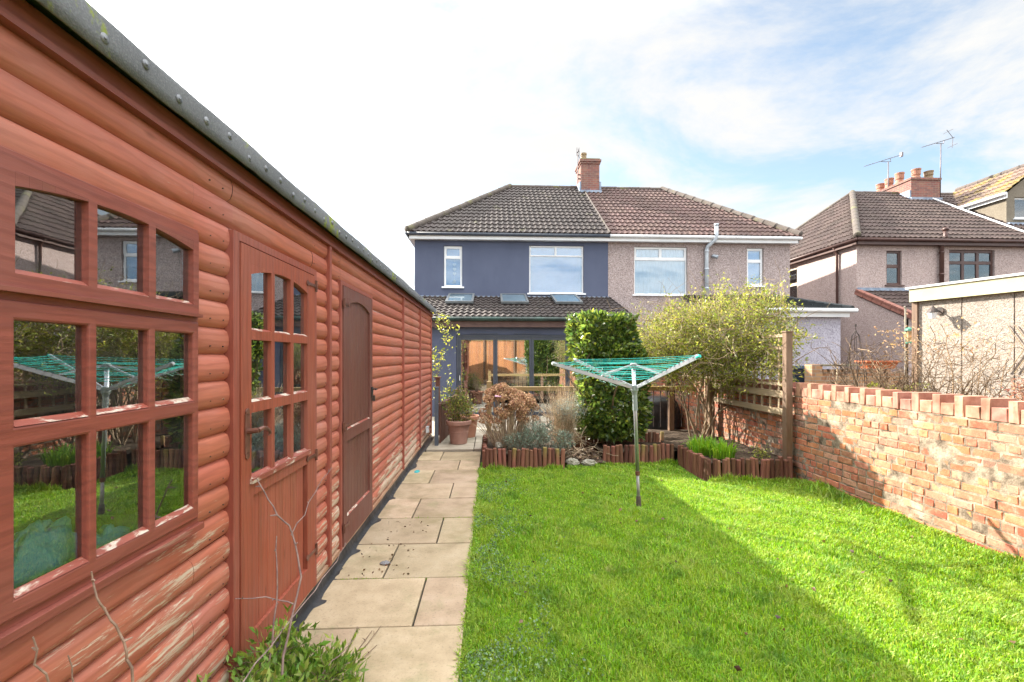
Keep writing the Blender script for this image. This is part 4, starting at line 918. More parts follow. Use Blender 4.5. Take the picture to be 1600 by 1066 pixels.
while v0 < sl-.05:
    v1 = min(v0+.32, sl)
    for i in range(5):
        a = i*.575; p = P0+Vector((a,0,0))
        er.add([p+sV2*v0+sN2*-.01, p+Vector((.57,0,0))+sV2*v0+sN2*-.01, p+Vector((.57,0,0))+sV2*v0+sN2*.05, p+sV2*v0+sN2*.05, p+Vector((.57,0,0))+sV2*v1+sN2*.005, p+sV2*v1+sN2*.005], [(0,1,2,3),(3,2,4,5)])
    v0 = v1
er.box(8.86,8.95,10.8,13.9,2.60,2.74) if False else None
ero = er.build('extension_roof', M['slate'], H2); rr_ = MB(); ridge_run(rr_, (8.94,10.82,2.78), (8.94,13.95,3.5), .06); rr_.build('verge_tiles', M['slate'], ero)
b = MB(); b.box(6.1,8.90,10.86,10.885,2.54,2.70); b.box(6.1,8.90,10.885,11.0,2.565,2.58); b.prism([(8.88,10.9,2.56),(8.88,13.9,3.23),(8.88,13.9,3.38),(8.88,10.9,2.71)], (.02,0,0)); b.build('fascia', M['upvc'], H2)
b = MB(); b.tube([(6.0,10.79,2.70),(9.02,10.79,2.70)], .052, 10); b.build('gutter', M['upvc'], H2, smooth=True)
# ---- next pair to the right
H3 = halfhouse('semi_detached_house', 'pale pink pebbledashed house on the right with brown window frames and hipped roof', 11.7, 17.6, -1, M['pinkdash2'], M['tile3'], M['brownfr'], M['brownfr'],
    [(12.69,13.2,3.86,4.96),(14.8,16.35,3.66,5.02)], 14.85, tile_side=True, sidewins=[(16.8,17.55,3.55,5.0)])
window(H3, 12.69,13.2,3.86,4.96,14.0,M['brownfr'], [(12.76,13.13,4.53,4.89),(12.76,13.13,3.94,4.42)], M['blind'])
window(H3, 14.8,16.35,3.66,5.02,14.0,M['brownfr'], [(14.87+.505*i,14.87+.505*i+.41,4.66,4.93) for i in range(3)]+[(14.87+.505*i,14.87+.505*i+.41,3.74,4.56) for i in range(3)], M['curtain'])
b = MB(); b.sheet(lambda u,v,w:(11.73+w,u,v), [16.805,17.545],[3.555,4.995],[(16.87,17.48,4.4,4.92),(16.87,17.48,3.64,4.3)],.06); so = b.build('window', simple('cream_frame',(.5,.42,.33),(.56,.48,.38),4), H3)
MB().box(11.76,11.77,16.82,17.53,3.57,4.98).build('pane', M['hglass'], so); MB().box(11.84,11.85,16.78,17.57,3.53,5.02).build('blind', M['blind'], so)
b = MB(); b.tube([(14.45,13.78,5.62),(14.45,13.78,5.3),(14.45,13.9,5.15),(14.45,13.91,3.3)], .06, 12); b.tube([(14.45,13.78,5.56),(14.45,13.78,5.66)], .08, 12)
for z in (4.9,4.2,3.6): b.tube([(14.45,13.91,z-.03),(14.45,13.91,z+.03)], .07, 12)
b.build('soil_pipe', M['brownfr'], H3, smooth=True)
b = MB(); b.tube([(11.5,14.75,5.25),(11.6,14.75,5.1),(11.64,14.75,5.0),(11.64,14.75,.1)], .038, 10); b.build('downpipe', M['brownfr'], H3, smooth=True)
b = MB(); b.sheet(xz(12.2), [11.7,15.5], [-.05,2.62], [], .12); b.add([(11.7,12.2,-.05),(11.7,14,-.05),(11.7,14,3.5),(11.7,12.2,2.62)], [(0,1,2,3)]); b.build('lean_to_wall', M['pinkdash2'], H3)
cy, sz, sl = slopeV(2.0, .98); er = MB(); tiled(er, (11.72,12.0,2.68), (1,0,0), (0,cy,sz), sl, lambda v: 0, lambda v: 3.9)
ero = er.build('lean_to_roof', M['tile3'], H3)
vt = MB(); sV3 = Vector((0,cy,sz)); sN3 = Vector((0,-sz,cy))
for i in range(6):
    c0 = Vector((11.72,12.0,2.70))+sV3*(i*.37+.18); vt.obox(c0+sN3*.01, ((1,0,0),sV3,sN3), (.085,.18,.035)); vt.obox(c0+Vector((-.07,0,0))-sN3*.06, ((1,0,0),sV3,sN3), (.015,.178,.06))
vt.build('verge_tiles', simple('red_verge_tile',(.20,.075,.055),(.27,.115,.085),9), ero, bevel=.006)
b = MB(); b.box(11.7,15.6,13.93,13.995,3.62,3.76); b.build('flashing', M['lead'], ero)
cb_ = MB(); cb_.box(16.75,17.95,17.35,19.15,7.4,8.62); cb_.box(16.71,17.99,17.31,19.19,8.62,8.70); cho = cb_.build('chimney', M['chimbrick'], H3)
# ---- far right half with a dormer
H4 = halfhouse('semi_detached_house', 'far right half of the second pair with a gabled ochre dormer', 17.61, 23.4, 1, M['pinkdash2'], M['tile3'], M['brownfr'], M['brownfr'], [(19.2,20.9,3.6,5.0)], 20.3)
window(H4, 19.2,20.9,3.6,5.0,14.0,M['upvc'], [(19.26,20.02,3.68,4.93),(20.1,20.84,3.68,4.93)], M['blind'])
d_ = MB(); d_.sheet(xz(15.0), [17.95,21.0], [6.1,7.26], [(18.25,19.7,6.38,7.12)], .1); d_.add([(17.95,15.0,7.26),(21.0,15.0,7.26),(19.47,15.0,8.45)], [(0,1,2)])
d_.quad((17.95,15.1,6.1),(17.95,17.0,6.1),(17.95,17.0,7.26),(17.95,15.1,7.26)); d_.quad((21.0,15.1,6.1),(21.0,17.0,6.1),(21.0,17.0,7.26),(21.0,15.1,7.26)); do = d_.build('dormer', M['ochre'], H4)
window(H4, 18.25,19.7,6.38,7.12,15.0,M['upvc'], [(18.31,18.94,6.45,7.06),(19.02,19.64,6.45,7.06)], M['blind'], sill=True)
dr_ = MB(); hx, hz = 1.67, 1.28; hl = math.hypot(hx, hz); tiled(dr_, (17.8,18.1,7.22), (0,-1,0), (hx,0,hz), hl, lambda v: 0, lambda v: 3.2)
dr_.quad((21.14,14.9,7.22),(21.14,18.1,7.22),(19.47,18.1,8.5),(19.47,14.9,8.5)); dr_.build('dormer_roof', tilemat('mossy_dormer_tile',(.15,.1,.08),(.2,.14,.11),(.27,.22,.18),(.30,.22,.04),.5), H4)
rr_ = MB(); ridge_run(rr_, (19.47,14.88,8.54), (19.47,18.1,8.54), .1); rr_.build('dormer_ridge', M['ridge'], H4, smooth=True)
b = MB(); b.tube([(17.76,14.85,7.20),(17.76,16.9,7.20)], .05, 10); b.box(17.84,17.87,14.9,17.0,7.06,7.2); b.tube([(17.76,16.55,7.18),(17.78,16.55,7.06),(17.9,16.5,7.0),(17.9,16.5,6.86)], .035, 8); b.build('dormer_gutter', M['upvc'], H4)
b = MB(); b.box(17.9,21.05,14.86,14.995,6.02,6.2); b.build('dormer_flashing', M['lead'], H4)
b = MB(); b.tube([(17.6,13.74,5.37),(17.6,15.6,6.67),(17.6,17.35,7.9)], .03, 8); b.build('verge_strip', M['upvc'], H4)
b = MB(); b.box(16.70,18.0,17.28,17.40,7.62,7.90); b.box(16.68,16.76,17.35,19.2,7.75,8.2); b.build('flashing', M['lead'], cho)
for i, (x, y, s_) in enumerate(((16.95,19.0,.9),(16.98,18.6,1.1),(17.02,18.15,1.25),(17.25,17.65,1.15),(17.68,17.55,.85))):
    p_ = MB(); p_.lathe((x,y,8.70), [(.155,0),(.14,.12*s_),(.125,.17*s_),(.15,.20*s_),(.15,.34*s_),(.165,.36*s_),(.165,.40*s_),(.13,.40*s_)], 18); p_.build('chimney_pot', M['potclay'] if i < 4 else simple('weathered_pot',(.2,.14,.08),(.28,.2,.13),9), cho)
# ---- television aerials
def aerial(name, label, base, top, boom0, boom1, n, el, refl=False, cat='aerial'):
    t = thing('television_aerial', label, cat, base, 'television aerials on the chimneys')
    MB().tube([base, top], .02, 8).build('mast', M['alu2'], t, smooth=True)
    b0 = Vector(boom0); b1 = Vector(boom1); d = (b1-b0).normalized(); s_ = d.cross(Vector((0,0,1))).normalized(); u_ = s_.cross(d)
    MB().tube([b0, b1], .012, 6).build('boom', M['alu2'], t)
    e = MB()
    for i in range(n): p = b0.lerp(b1, (i+.2)/n); e.tube([p-s_*el*(.7+.3*i/n), p+s_*el*(.7+.3*i/n)], .0055, 5)
    if refl:
        for q in (-1, 1): e.tube([b1-d*.06, b1-d*.22+u_*q*.38], .010, 5); e.tube([b1-d*.18+u_*q*.3-s_*.2, b1-d*.18+u_*q*.3+s_*.2], .008, 5)
    else: e.box(b1.x-.05,b1.x+.02,b1.y-.05,b1.y+.05,b1.z-.09,b1.z+.09)
    e.build('elements', M['alu2'], t)
    br_ = MB(); c_ = Vector(top); m0 = b0.lerp(b1,.42); m1 = b0.lerp(b1,.68); br_.tube([m0, c_+Vector((-.12,0,-.0)), c_+Vector((.12,0,.02)), m1], .012, 6); br_.build('bracket', M['alu2'], t)
M['alu2'] = simple('dull_aerial_metal', (.10,.09,.10), (.17,.15,.16), 5, rough=.5, bump=0, metal=.5)
aerial('a', 'television aerial with plain boom on the left thin mast behind the right roof', (16.85,18.5,8.1), (16.85,18.5,9.82), (15.8,18.5,9.61), (17.45,18.5,10.14), 12, .10)
aerial('b', 'taller television aerial with splayed reflector on the mast right of the chimney pots', (18.12,17.5,8.0), (18.15,17.5,10.15), (17.35,17.5,9.99), (18.72,17.5,10.42), 12, .10, True)
t = thing('television_aerial', 'small upright television aerial clamped to the red brick party chimney', 'aerial', (3.4,17.7,8.9), 'television aerials on the chimneys')
MB().tube([(3.42,17.65,8.35),(3.42,17.65,9.55)], .018, 8).build('mast', M['alu2'], t)
e = MB()
for dx in (-.05,.0,.05): e.tube([(3.42+dx,17.6,9.40),(3.42+dx,17.62,9.72)], .009, 5)
e.tube([(3.38,17.3,9.5),(3.46,18.0,9.56)], .012, 5); e.tube([(3.36,17.6,9.5),(3.46,17.6,9.58)], .02, 5); e.tube([(3.43,17.6,9.42),(3.52,17.6,9.25)], .012, 5); e.build('elements', M['alu2'], t)
b = MB(); b.box(3.42,3.53,17.62,17.68,8.5,8.53); b.box(3.42,3.53,17.62,17.68,8.66,8.69); b.build('bracket', M['iron'], t)
# ================================================================ NEIGHBOUR'S GARDEN
GA = Vector((6.27,6.4,0)); GD = Vector((.253,-.967,0)).normalized(); GN = Vector((-GD.y*-1,0,0))
GN = Vector((GD.y, -GD.x, 0))  # outward, towards the left
gar = thing('concrete_garage', 'sectional concrete garage with pale spar dashed panels and cream fascia', 'garage', GA)
gp_ = lambda u, v, w: tuple(GA+GD*u-GN*w+Vector((0,0,v)))
for i in range(11): MB().sheet(gp_, [i*.53+.004,i*.53+.526], [-.05,2.38], [], .05).build('wall_panel', M['spar'], gar, bevel=.006)
b = MB(); b.sheet(lambda u,v,w: tuple(GA+GD*(u)-GN*(w)+Vector((0,0,v))), [0,5.85],[-.05,2.38],[],.0001) if False else None
bw = MB(); BX = -GN*2.6
bw.prism([GA-GN*.05, GA-GN*.05+GD*5.84, GA+BX+GD*5.84, GA+BX], (0,0,2.36)); bw.build('inner_wall', M['spar'], gar)
b = MB(); fz = lambda p, z: Vector((p.x, p.y, z))
b.prism([fz(GA+GN*.07-GD*.06,2.36), fz(GA+GN*.07+GD*5.95,2.36), fz(GA-GN*.0+GD*5.95,2.36), fz(GA-GN*.0-GD*.06,2.36)], (0,0,.19)); b.build('fascia', simple('cream_fascia',(.40,.37,.22),(.46,.43,.27),3,rough=.6), gar)
b = MB(); b.prism([fz(GA+GN*.09-GD*.10,2.551), fz(GA+GN*.09+GD*6,2.551), fz(GA+BX+GD*6,2.75), fz(GA+BX-GD*.1,2.75)], (0,0,.03)); b.build('roof', simple('pale_roof_sheet',(.5,.5,.48),(.6,.6,.58),3), gar)
b = MB(); b.prism([GA+GN*.03-GD*.05, GA+GN*.03+GD*.02, GA-GN*.04+GD*.02, GA-GN*.04-GD*.05], (0,0,2.36)); b.build('corner_post', M['postwood'], gar)
# lantern on the garage wall
lp = thing('wall_lantern', 'small black outdoor lantern with white glass fixed to the garage panel', 'lantern', GA+GD*.28+GN*.02+Vector((0,0,2.18)))
p = GA+GD*.28+Vector((0,0,2.20)); b = MB(); b.tube([p, p+GN*.02], .055, 12); b.tube([p+GN*.02, p+GN*.09+Vector((0,0,-.02)), p+GN*.14+Vector((0,0,.04))], .009, 6); b.build('arm', M['iron'], lp)
q = p+GN*.15; b = MB(); b.lathe((q.x,q.y,q.z-.02), [(.07,0),(.055,.03),(.02,.07),(.006,.095)], 12); b.build('cap', M['iron'], lp)
b = MB(); b.lathe((q.x,q.y,q.z-.11), [(.035,0),(.055,.085)], 12); b.build('shade', M['upvc'], lp)
# diamond trellis on the garage wall
b = MB(); o_ = GA+GD*1.0+GN*.02
for k in range(9):
    for s_ in (1,-1):
        a = o_+GD*(k*.07)+Vector((0,0,1.95 if s_ > 0 else 1.35)); c_ = a+GD*.32+Vector((0,0,-.6*s_)); b.beam(a, c_, .006, .012, GN)
tag(b.build('fan_trellis', M['greywood']), 'brown expanding diamond trellis fixed to the garage wall at the right edge', 'trellis')
# buff brick terrace wall, planter, bin
b = MB(); b.box(6.5,6.72,8.9,9.12,-.05,1.40); b.box(6.72,7.2,8.95,9.08,-.05,1.22); b.box(7.2,8.25,8.95,9.08,-.05,1.22); b.box(8.1,8.45,8.9,9.12,-.05,1.24)
for i in range(10): b.box(6.76+i*.15,6.83+i*.15,8.93,9.10,1.222,1.30)
bwl = b.build('terrace_wall', M['buff']); tag(bwl, 'low buff brick wall with piers in the neighbour garden under the pink house', 'wall')
tag(MB().box(6.68,7.55,8.9,9.13,1.36,1.40).build('coping_slab', simple('mossy_slab',(.12,.11,.08),(.2,.19,.13),9)), 'dark stone slab bridging the buff brick piers', 'slab')
b = MB(); b.add([(7.68,8.92,1.31),(8.25,8.92,1.31),(8.25,9.08,1.31),(7.68,9.08,1.31),(7.62,8.86,1.46),(8.31,8.86,1.46),(8.31,9.14,1.46),(7.62,9.14,1.46)], [(0,3,2,1),(0,1,5,4),(1,2,6,5),(2,3,7,6),(3,0,4,7)])
b.box(7.60,8.33,8.84,8.87,1.445,1.475); b.box(7.60,8.33,9.13,9.16,1.445,1.475); b.box(7.60,7.63,8.87,9.13,1.445,1.475); b.box(8.30,8.33,8.87,9.13,1.445,1.475)
pt = thing('window_box', 'orange terracotta trough planter on the buff brick wall', 'planter', (7.96,9,1.30)); b.build('trough', simple('orange_plastic',(.42,.10,.035),(.50,.14,.05),4,rough=.5,bump=0), pt)
MB().box(7.64,8.29,8.89,9.11,1.40,1.44).build('compost', M['soil'], pt)
wb = thing('wheelie_bin', 'dark blue wheelie bin behind the garden wall against the lilac extension', 'bin', (6.72,9.6,0))
dbl = simple('dark_blue_plastic', (.02,.035,.06), (.03,.05,.085), 4, rough=.4, bump=0)
b = MB(); b.add([(6.5,9.42,.1),(6.94,9.42,.1),(6.94,9.85,.1),(6.5,9.85,.1),(6.44,9.32,1.28),(7.0,9.32,1.28),(7.0,9.95,1.28),(6.44,9.95,1.28)], [(0,3,2,1),(0,1,5,4),(1,2,6,5),(2,3,7,6),(3,0,4,7),(4,5,6,7)]); b.build('body', dbl, wb, bevel=.02)
b = MB(); b.box(6.42,7.02,9.29,9.98,1.285,1.33); b.box(6.46,6.98,9.32,9.93,1.33,1.36); b.build('lid', dbl, wb, bevel=.015)
for x in (6.48,6.96): MB().tube([(x-.02,9.85,.1),(x+.02,9.85,.1)], .1, 16).build('wheel', M['iron'], wb)
# bird feeder on a pole
fd = thing('bird_feeder', 'green bird feeder hanging on a thin pole in front of the pink house', 'bird feeder', (7.14,7.5,0))
MB().tube([(7.14,7.5,0),(7.14,7.5,2.38),(7.12,7.5,2.42)], .014, 8).build('pole', simple('dull_pole_paint',(.22,.2,.16),(.3,.27,.22),6), fd)
gm = simple('green_tin', (.03,.12,.08), (.05,.18,.13), 6, rough=.5); b = MB(); b.lathe((7.15,7.44,1.78), [(.065,0),(.065,.02),(.05,.03)], 12); b.lathe((7.15,7.44,2.0), [(.07,0),(.06,.03),(.01,.06)], 12)
for s_ in (-.055,.055): b.tube([(7.15+s_,7.44,1.79),(7.15+s_,7.44,2.0)], .006, 5)
b.build('cage', gm, fd); b = MB(); b.lathe((7.15,7.44,1.80), [(.035,0),(.035,.19)], 10); b.build('seed_tube', simple('bird_seed',(.35,.22,.1),(.5,.35,.2),30), fd)
# fence and hedge behind the photographer, seen mirrored in the patio doors
bf_ = thing('board_fence', 'tall orange brown board fence across the garden end, mirrored in the patio doors', 'fence', (1,-3.2,0))
fm = timber('orange_board', (.40,.17,.07), (.28,.11,.045), ((.4,.28,.18),(.3,.2,.12)), (20,2,20), .6, .7, ax='Z', island=.2)
b = MB()
for i in range(60): x = -4+i*.15; b.box(x+.003,x+.147,-3.22+(i % 2)*.012,-3.2+(i % 2)*.012,0,3.0)
b.build('boards', fm, bf_)
for i in range(6): MB().box(-3.9+i*1.75,-3.8+i*1.75,-3.19,-3.10,0,3.05).build('post', M['postwood'], bf_)
MB().box(-4,5,-3.195,-3.15,2.5,2.6).build('rail', M['railwood'], bf_)
# ================================================================ PLANTS
def curve(p, d, L, n, wob, g=0.):
    """a wandering stem: list of points"""
    pts = [Vector(p)]; d = Vector(d).normalized(); s = L/n
    for i in range(n):
        d = (d+Vector((rng.normal()*wob, rng.normal()*wob, rng.normal()*wob+g))).normalized(); pts.append(pts[-1]+d*s)
    return pts
def inside(ells, n, seed=0, thr=-.15, fs=2.2, shell=.0):
    """random points inside a set of ellipsoids, with noise gaps"""
    out = []; wts = np.array([e[1][0]*e[1][1]*e[1][2] for e in ells]); wts = wts/wts.sum()
    while len(out) < n:
        c, r = ells[rng.choice(len(ells), p=wts)]
        v = rng.normal(size=3); v /= np.linalg.norm(v); k = rng.uniform(shell**3,1)**(1/3); p = np.array(c)+v*np.array(r)*k
        if mnoise.noise(Vector(p*fs)+Vector((seed,0,0))) > thr: out.append((p, v))
    return out
def twigcloud(ells, n, L, nl, lsize, seed, thr=-.15, r0=.0035, outd=.6, g=-.04, aspect=.45, shell=.3, wob=.35, ztrim=None, up=.15, lspread=.03):
    st = MB(); P = []; D = []
    for p, v in inside(ells, n, seed, thr, shell=shell):
        d = Vector(v)*outd+Vector(rng.normal(size=3))*.6+Vector((0,0,.2)); pts = curve(p, d, L*rng.uniform(.5,1.3), 4, wob, g)
        if ztrim and pts[-1].z < ztrim: continue
        st.tube(pts, [r0, r0*.8, r0*.6, r0*.45, r0*.3], 3, cap=False)
        for _ in range(nl):
            j = rng.integers(1,5); q = pts[j-1].lerp(pts[j], rng.uniform()); P.append(np.array(q)+rng.normal(size=3)*lspread); D.append(np.array((pts[j]-pts[j-1]).normalized()))
    v, t = leafcloud(np.array(P), lsize, aspect, up=up, dirs=np.array(D)*.6)
    return st, v, t
M['stem'] = simple('brown_stem', (.11,.075,.05), (.22,.16,.11), 12, rough=.9, bump=.4, bs=40)
M['palestem'] = simple('pale_dry_stem', (.30,.22,.14), (.50,.40,.28), 12, rough=.9, bump=.3, bs=40, island=.25)
M['laurel'] = leafmat('glossy_evergreen_leaf', [(.03,.065,.018),(.06,.115,.025),(.14,.20,.035),(.045,.09,.02),(.24,.29,.045)], rough=.30, transl=.5, spec=.6, var=.55)
M['climb'] = leafmat('yellow_green_leaf', [(.09,.14,.025),(.19,.24,.035),(.34,.36,.06),(.13,.17,.03),(.42,.38,.09)], rough=.45, transl=.45)
# ---- clipped evergreen column
def boxleaves(n, c, h, rnd=.12, inner=.25, rot=0):
    P = []; D = []
    c = np.array(c); h = np.array(h)
    while len(P) < n:
        v = rng.uniform(-1,1,3); k = np.max(np.abs(v)); v = v/k; v = v*(1-inner*rng.uniform()**2)
        q = np.sign(v)*np.minimum(np.abs(v), 1); l = np.linalg.norm(q)
        q = q*(1-rnd*max(0, l-1.15)); p = c+q*h; b = mnoise.noise(Vector(p*3.2)); p = p+q/ max(l,.3)*(.11*b+.05*mnoise.noise(Vector(p*9)))
        if p[2] < .3: continue
        if rot: cr_, sr_ = math.cos(rot), math.sin(rot); dx, dy = p[0]-c[0], p[1]-c[1]; p = np.array((c[0]+dx*cr_-dy*sr_, c[1]+dx*sr_+dy*cr_, p[2])); q = np.array((q[0]*cr_-q[1]*sr_, q[0]*sr_+q[1]*cr_, q[2]))
        P.append(p); D.append(q)
    return P, D
ev = thing('clipped_evergreen', 'clipped glossy evergreen column with a flat blocky top behind the dryer', 'shrub', (1.8,7.05,.1))
P1, D1 = boxleaves(5200, (1.76,7.1,1.86), (.43,.42,.33), .14, rot=.3)
P2, D2 = boxleaves(6800, (1.95,7.12,.98), (.45,.40,.70), .24, rot=.25)
P3, D3 = boxleaves(2000, (1.84,7.1,1.45), (.46,.38,.22), .1, rot=.3)
v, t = leafcloud(np.array(P1+P2+P3), .078, .5, up=.25, dirs=np.array(D1+D2+D3)*.5); mesh_np('foliage', v, t, M['laurel'], ev)
st = MB()
for k in range(9): a = k*.7; st.tube(curve((1.85+.06*math.cos(a),7.1+.06*math.sin(a),.1), (.35*math.cos(a),.35*math.sin(a),1), 1.7, 7, .12), [.02,.018,.016,.014,.012,.01,.008,.005], 6)
for k in range(160):
    p = np.array((1.83,7.1,1.3))+rng.uniform(-1,1,3)*np.array((.42,.3,.85)); st.tube(curve(p, (rng.normal(),rng.normal(),.8), .35, 4, .3), .004, 4)
st.build('stems', M['stem'], ev)
# dark leafy mass inside so the column is not see-through
P4, D4 = boxleaves(5200, (1.8,7.12,1.25), (.42,.32,.85), .1, .6); v, t = leafcloud(np.array(P4), .075, .6, dirs=np.array(D4)*.3); mesh_np('inner_foliage', v, t, M['laurel'], ev)
# ---- big climber over the trellis
cm = thing('climbing_shrub', 'large tangled yellow green climbing shrub spilling over the trellis and wall', 'shrub', (3.5,7.6,.2))
E1 = [((3.75,7.0,1.95),(.62,.75,.58)),((3.25,7.35,1.85),(.62,.7,.48)),((4.0,6.55,2.0),(.42,.5,.48)),((2.8,7.45,1.86),(.55,.5,.38)),((2.75,7.6,1.55),(.42,.4,.42)),((3.95,8.1,1.9),(.6,.8,.55)),((3.98,6.25,1.88),(.2,.5,.40)),((2.75,7.9,1.5),(.4,.4,.35)),((3.75,9.3,1.7),(.4,.9,.5))]
s1, v1, t1 = twigcloud(E1, 2900, .38, 12, .043, 3, -.12)
E2 = [((3.95,6.3,1.42),(.12,.6,.32)),((3.97,6.15,1.62),(.18,.4,.3)),((3.6,6.7,1.55),(.3,.5,.35)),((3.1,7.1,1.45),(.35,.4,.3)),((3.9,7.2,1.3),(.2,.5,.3)),((3.35,7.5,1.35),(.3,.35,.3))]
s2, v2, t2 = twigcloud(E2, 1050, .26, 12, .04, 9, -.1)
s1.v, s1.f = s1.v+s2.v, s1.f+[tuple(i+len(s1.v) for i in f) for f in s2.f]
sol = s1.build('twigs', M['palestem'], cm)
v, t = merge([(v1,t1),(v2,t2)]); mesh_np('foliage', v, t, M['climb'], cm)
st = MB()
for k in range(13):
    b0 = (3.45+rng.uniform(-.12,.2), 7.45+rng.uniform(-.2,.2), .2); pts = curve(b0, (rng.uniform(-.25,.3), rng.uniform(-.3,.1), 1.), rng.uniform(1.2,1.9), 9, .2)
    r_ = rng.uniform(.010,.022); st.tube(pts, [r_*(1-.07*i) for i in range(10)], 6)
for k in range(190):
    p, vv = inside(E1+E2, 1, 5)[0]; st.tube(curve(p, (rng.normal(),rng.normal(),rng.normal()*.6), .8, 8, .3), [.0065*(1-.09*i) for i in range(9)], 4)
for k in range(60):   # long arching shoots above the crown
    x = rng.uniform(2.4,4.2); y = rng.uniform(6.4,8.0); st.tube(curve((x,y,2.1+.25*(x-2.4)/1.8), (rng.uniform(-.9,.5),rng.normal()*.3,.75), rng.uniform(.4,.85), 7, .16, -.12), [.0038-.0003*i for i in range(8)], 4)
st.build('stems', simple('climber_stem',(.17,.12,.07),(.34,.25,.16),12,rough=.9,bump=.3,island=.25), cm)
P = [inside(E1,1,3)[0][0] for _ in range(26)]; v, t = leafcloud(np.array(P), .03, .8); mesh_np('berries', v, t, leafmat('red_leaf',[(.4,.05,.03),(.5,.15,.04)]), cm)
tag(cm, None, None)
# ---- ivy like climber at the end of the shed
ic = thing('wall_climber', 'thin yellow leaved climber trailing at the far corner of the shed roof', 'climber', (-1.0,9.1,0))
st = MB(); P = []; D = []
for k in range(16):
    if k < 10: pts = curve((-1.12+rng.uniform(0,.1), 9.15+rng.uniform(-.1,.1), rng.uniform(.2,1.6)), (rng.uniform(-.1,.3),rng.normal()*.2,1), rng.uniform(.5,1.1), 9, .25)
    else: pts = curve((-1.1,9.1,2.2+rng.uniform(-.1,.25)), (.9,rng.normal()*.3,.45), rng.uniform(.35,.8), 9, .2, -.24)
    st.tube(pts, [.005-.0003*i for i in range(10)], 4)
    for _ in range(34 if k < 10 else 22): j = rng.integers(1,10); P.append(np.array(pts[j])+rng.normal(size=3)*.035); D.append(rng.normal(size=3))
st.build('stems', M['stem'], ic); v, t = leafcloud(np.array(P), .058, .5, dirs=np.array(D)*.3); mesh_np('foliage', v, t, M['climb'], ic)
# ---- dried hydrangea
hy = thing('dried_hydrangea', 'dried brown hydrangea with papery flower heads above bare stems in the path side bed', 'shrub', (.27,6.85,.2))
heads = []; st = MB()
HC = np.array((.27,6.85,.82))
for k in range(62):
    a = rng.uniform(0,2*math.pi); rr = math.sqrt(rng.uniform())*.97; x = HC[0]+rr*.40*math.cos(a); y = HC[1]+rr*.34*math.sin(a); z = HC[2]+.25*math.sqrt(max(0,1-rr*rr))*rng.uniform(.75,1.05)-.02*rr+(.04 if x < .3 else -.04)
    heads.append((x,y,z,rng.uniform(.055,.085)))
    b0 = (HC[0]+(x-HC[0])*.35, HC[1]+(y-HC[1])*.4, .2); m_ = Vector(b0).lerp(Vector((x,y,z)), .5)+Vector(rng.normal(size=3)*.02); st.tube([b0, m_, (x,y,z-.03)], [.0055,.0045,.0035], 4)
for k in range(30):
    a = rng.uniform(0,2*math.pi); rr = rng.uniform(.75,1.08); x = HC[0]+rr*.40*math.cos(a); y = HC[1]+rr*.34*math.sin(a); z = HC[2]-rng.uniform(.0,.22)
    heads.append((x,y,z,rng.uniform(.045,.07))); st.tube([(HC[0]+(x-HC[0])*.4,HC[1]+(y-HC[1])*.4,.2),(x,y,z)], [.005,.0035], 4)
for k in range(150):
    a = rng.uniform(0,2*math.pi); rr = math.sqrt(rng.uniform())*.33; st.tube(curve((HC[0]+rr*.7*math.cos(a),HC[1]+rr*.8*math.sin(a),.2), (math.cos(a)*.5-.12,math.sin(a)*.4,1.1), rng.uniform(.3,.65), 4, .12), .0032, 3, cap=False)
st.build('stems', M['palestem'], hy)
P = []; D = []
for x, y, z, r_ in heads:
    n = int(190*(r_/.07)**2); v = rng.normal(size=(n,3)); v /= np.linalg.norm(v,axis=1)[:,None]; v[:,2] = v[:,2]*.75+.1
    P.append(np.array((x,y,z))+v*r_*rng.uniform(.75,1,(n,1))); D.append(v+rng.normal(size=(n,3))*.7)
v, t = leafcloud(np.concatenate(P), .024, .9, dirs=np.concatenate(D)*.6, fold=.5)
mesh_np('flower_heads', v, t, leafmat('papery_petal', [(.22,.13,.07),(.42,.27,.16),(.56,.38,.24),(.34,.21,.12)], rough=.9, transl=.25, spec=.1), hy)
# pink label stuck in it
tag(MB().obox((.11,6.55,.985), ((1,0,-.05),(0,.8,.6),(0,-.6,.8)), (.045,.012,.006)).build('plant_label', simple('pink_plastic',(.5,.28,.40),(.6,.36,.48),4), bevel=.004), 'small pink plastic tag resting on the dried hydrangea heads', 'label')
# ---- dry upright grass and grey lavender
dg = thing('dry_grass_clump', 'pale dry grass clump fanning up in front of the clipped evergreen', 'plant', (1.12,7.0,.2))
st = MB()
for k in range(620):
    a = rng.uniform(0,2*math.pi); rr = rng.uniform()**.5*.13; s_ = rng.uniform(-.38,.52); st.tube(curve((1.12+rr*math.cos(a),7.0+rr*math.sin(a),.2), (s_*.55,rng.normal()*.22,1), rng.uniform(.5,1.02), 5, .06), [.0026,.0024,.002,.0016,.001,.0006], 3, cap=False)
for k in range(420):
    a = rng.uniform(0,2*math.pi); rr = rng.uniform(.1,.3); p = (1.1+rr*math.cos(a), 6.92+rr*.7*math.sin(a), rng.uniform(.25,.75)); st.tube(curve(p, (math.cos(a)*.7,math.sin(a)*.7,.5), rng.uniform(.1,.24), 4, .3), .0022, 3, cap=False)
st.build('blades', leafmat('straw', [(.34,.25,.15),(.52,.42,.28),(.62,.52,.38)], transl=.25), dg)
E3 = [((1.2,6.82,.75),(.2,.15,.13))]; s3, v3, t3 = twigcloud(E3, 150, .14, 12, .028, 4, -1, aspect=.2, up=.6); mesh_np('grey_leaves', v3, t3, leafmat('silver_leaf', [(.20,.25,.22),(.30,.36,.33)], transl=.2), dg)
lv = thing('lavender', 'low grey green lavender mounds spilling over the hydrangea bed edging', 'plant', (.7,6.55,.2))
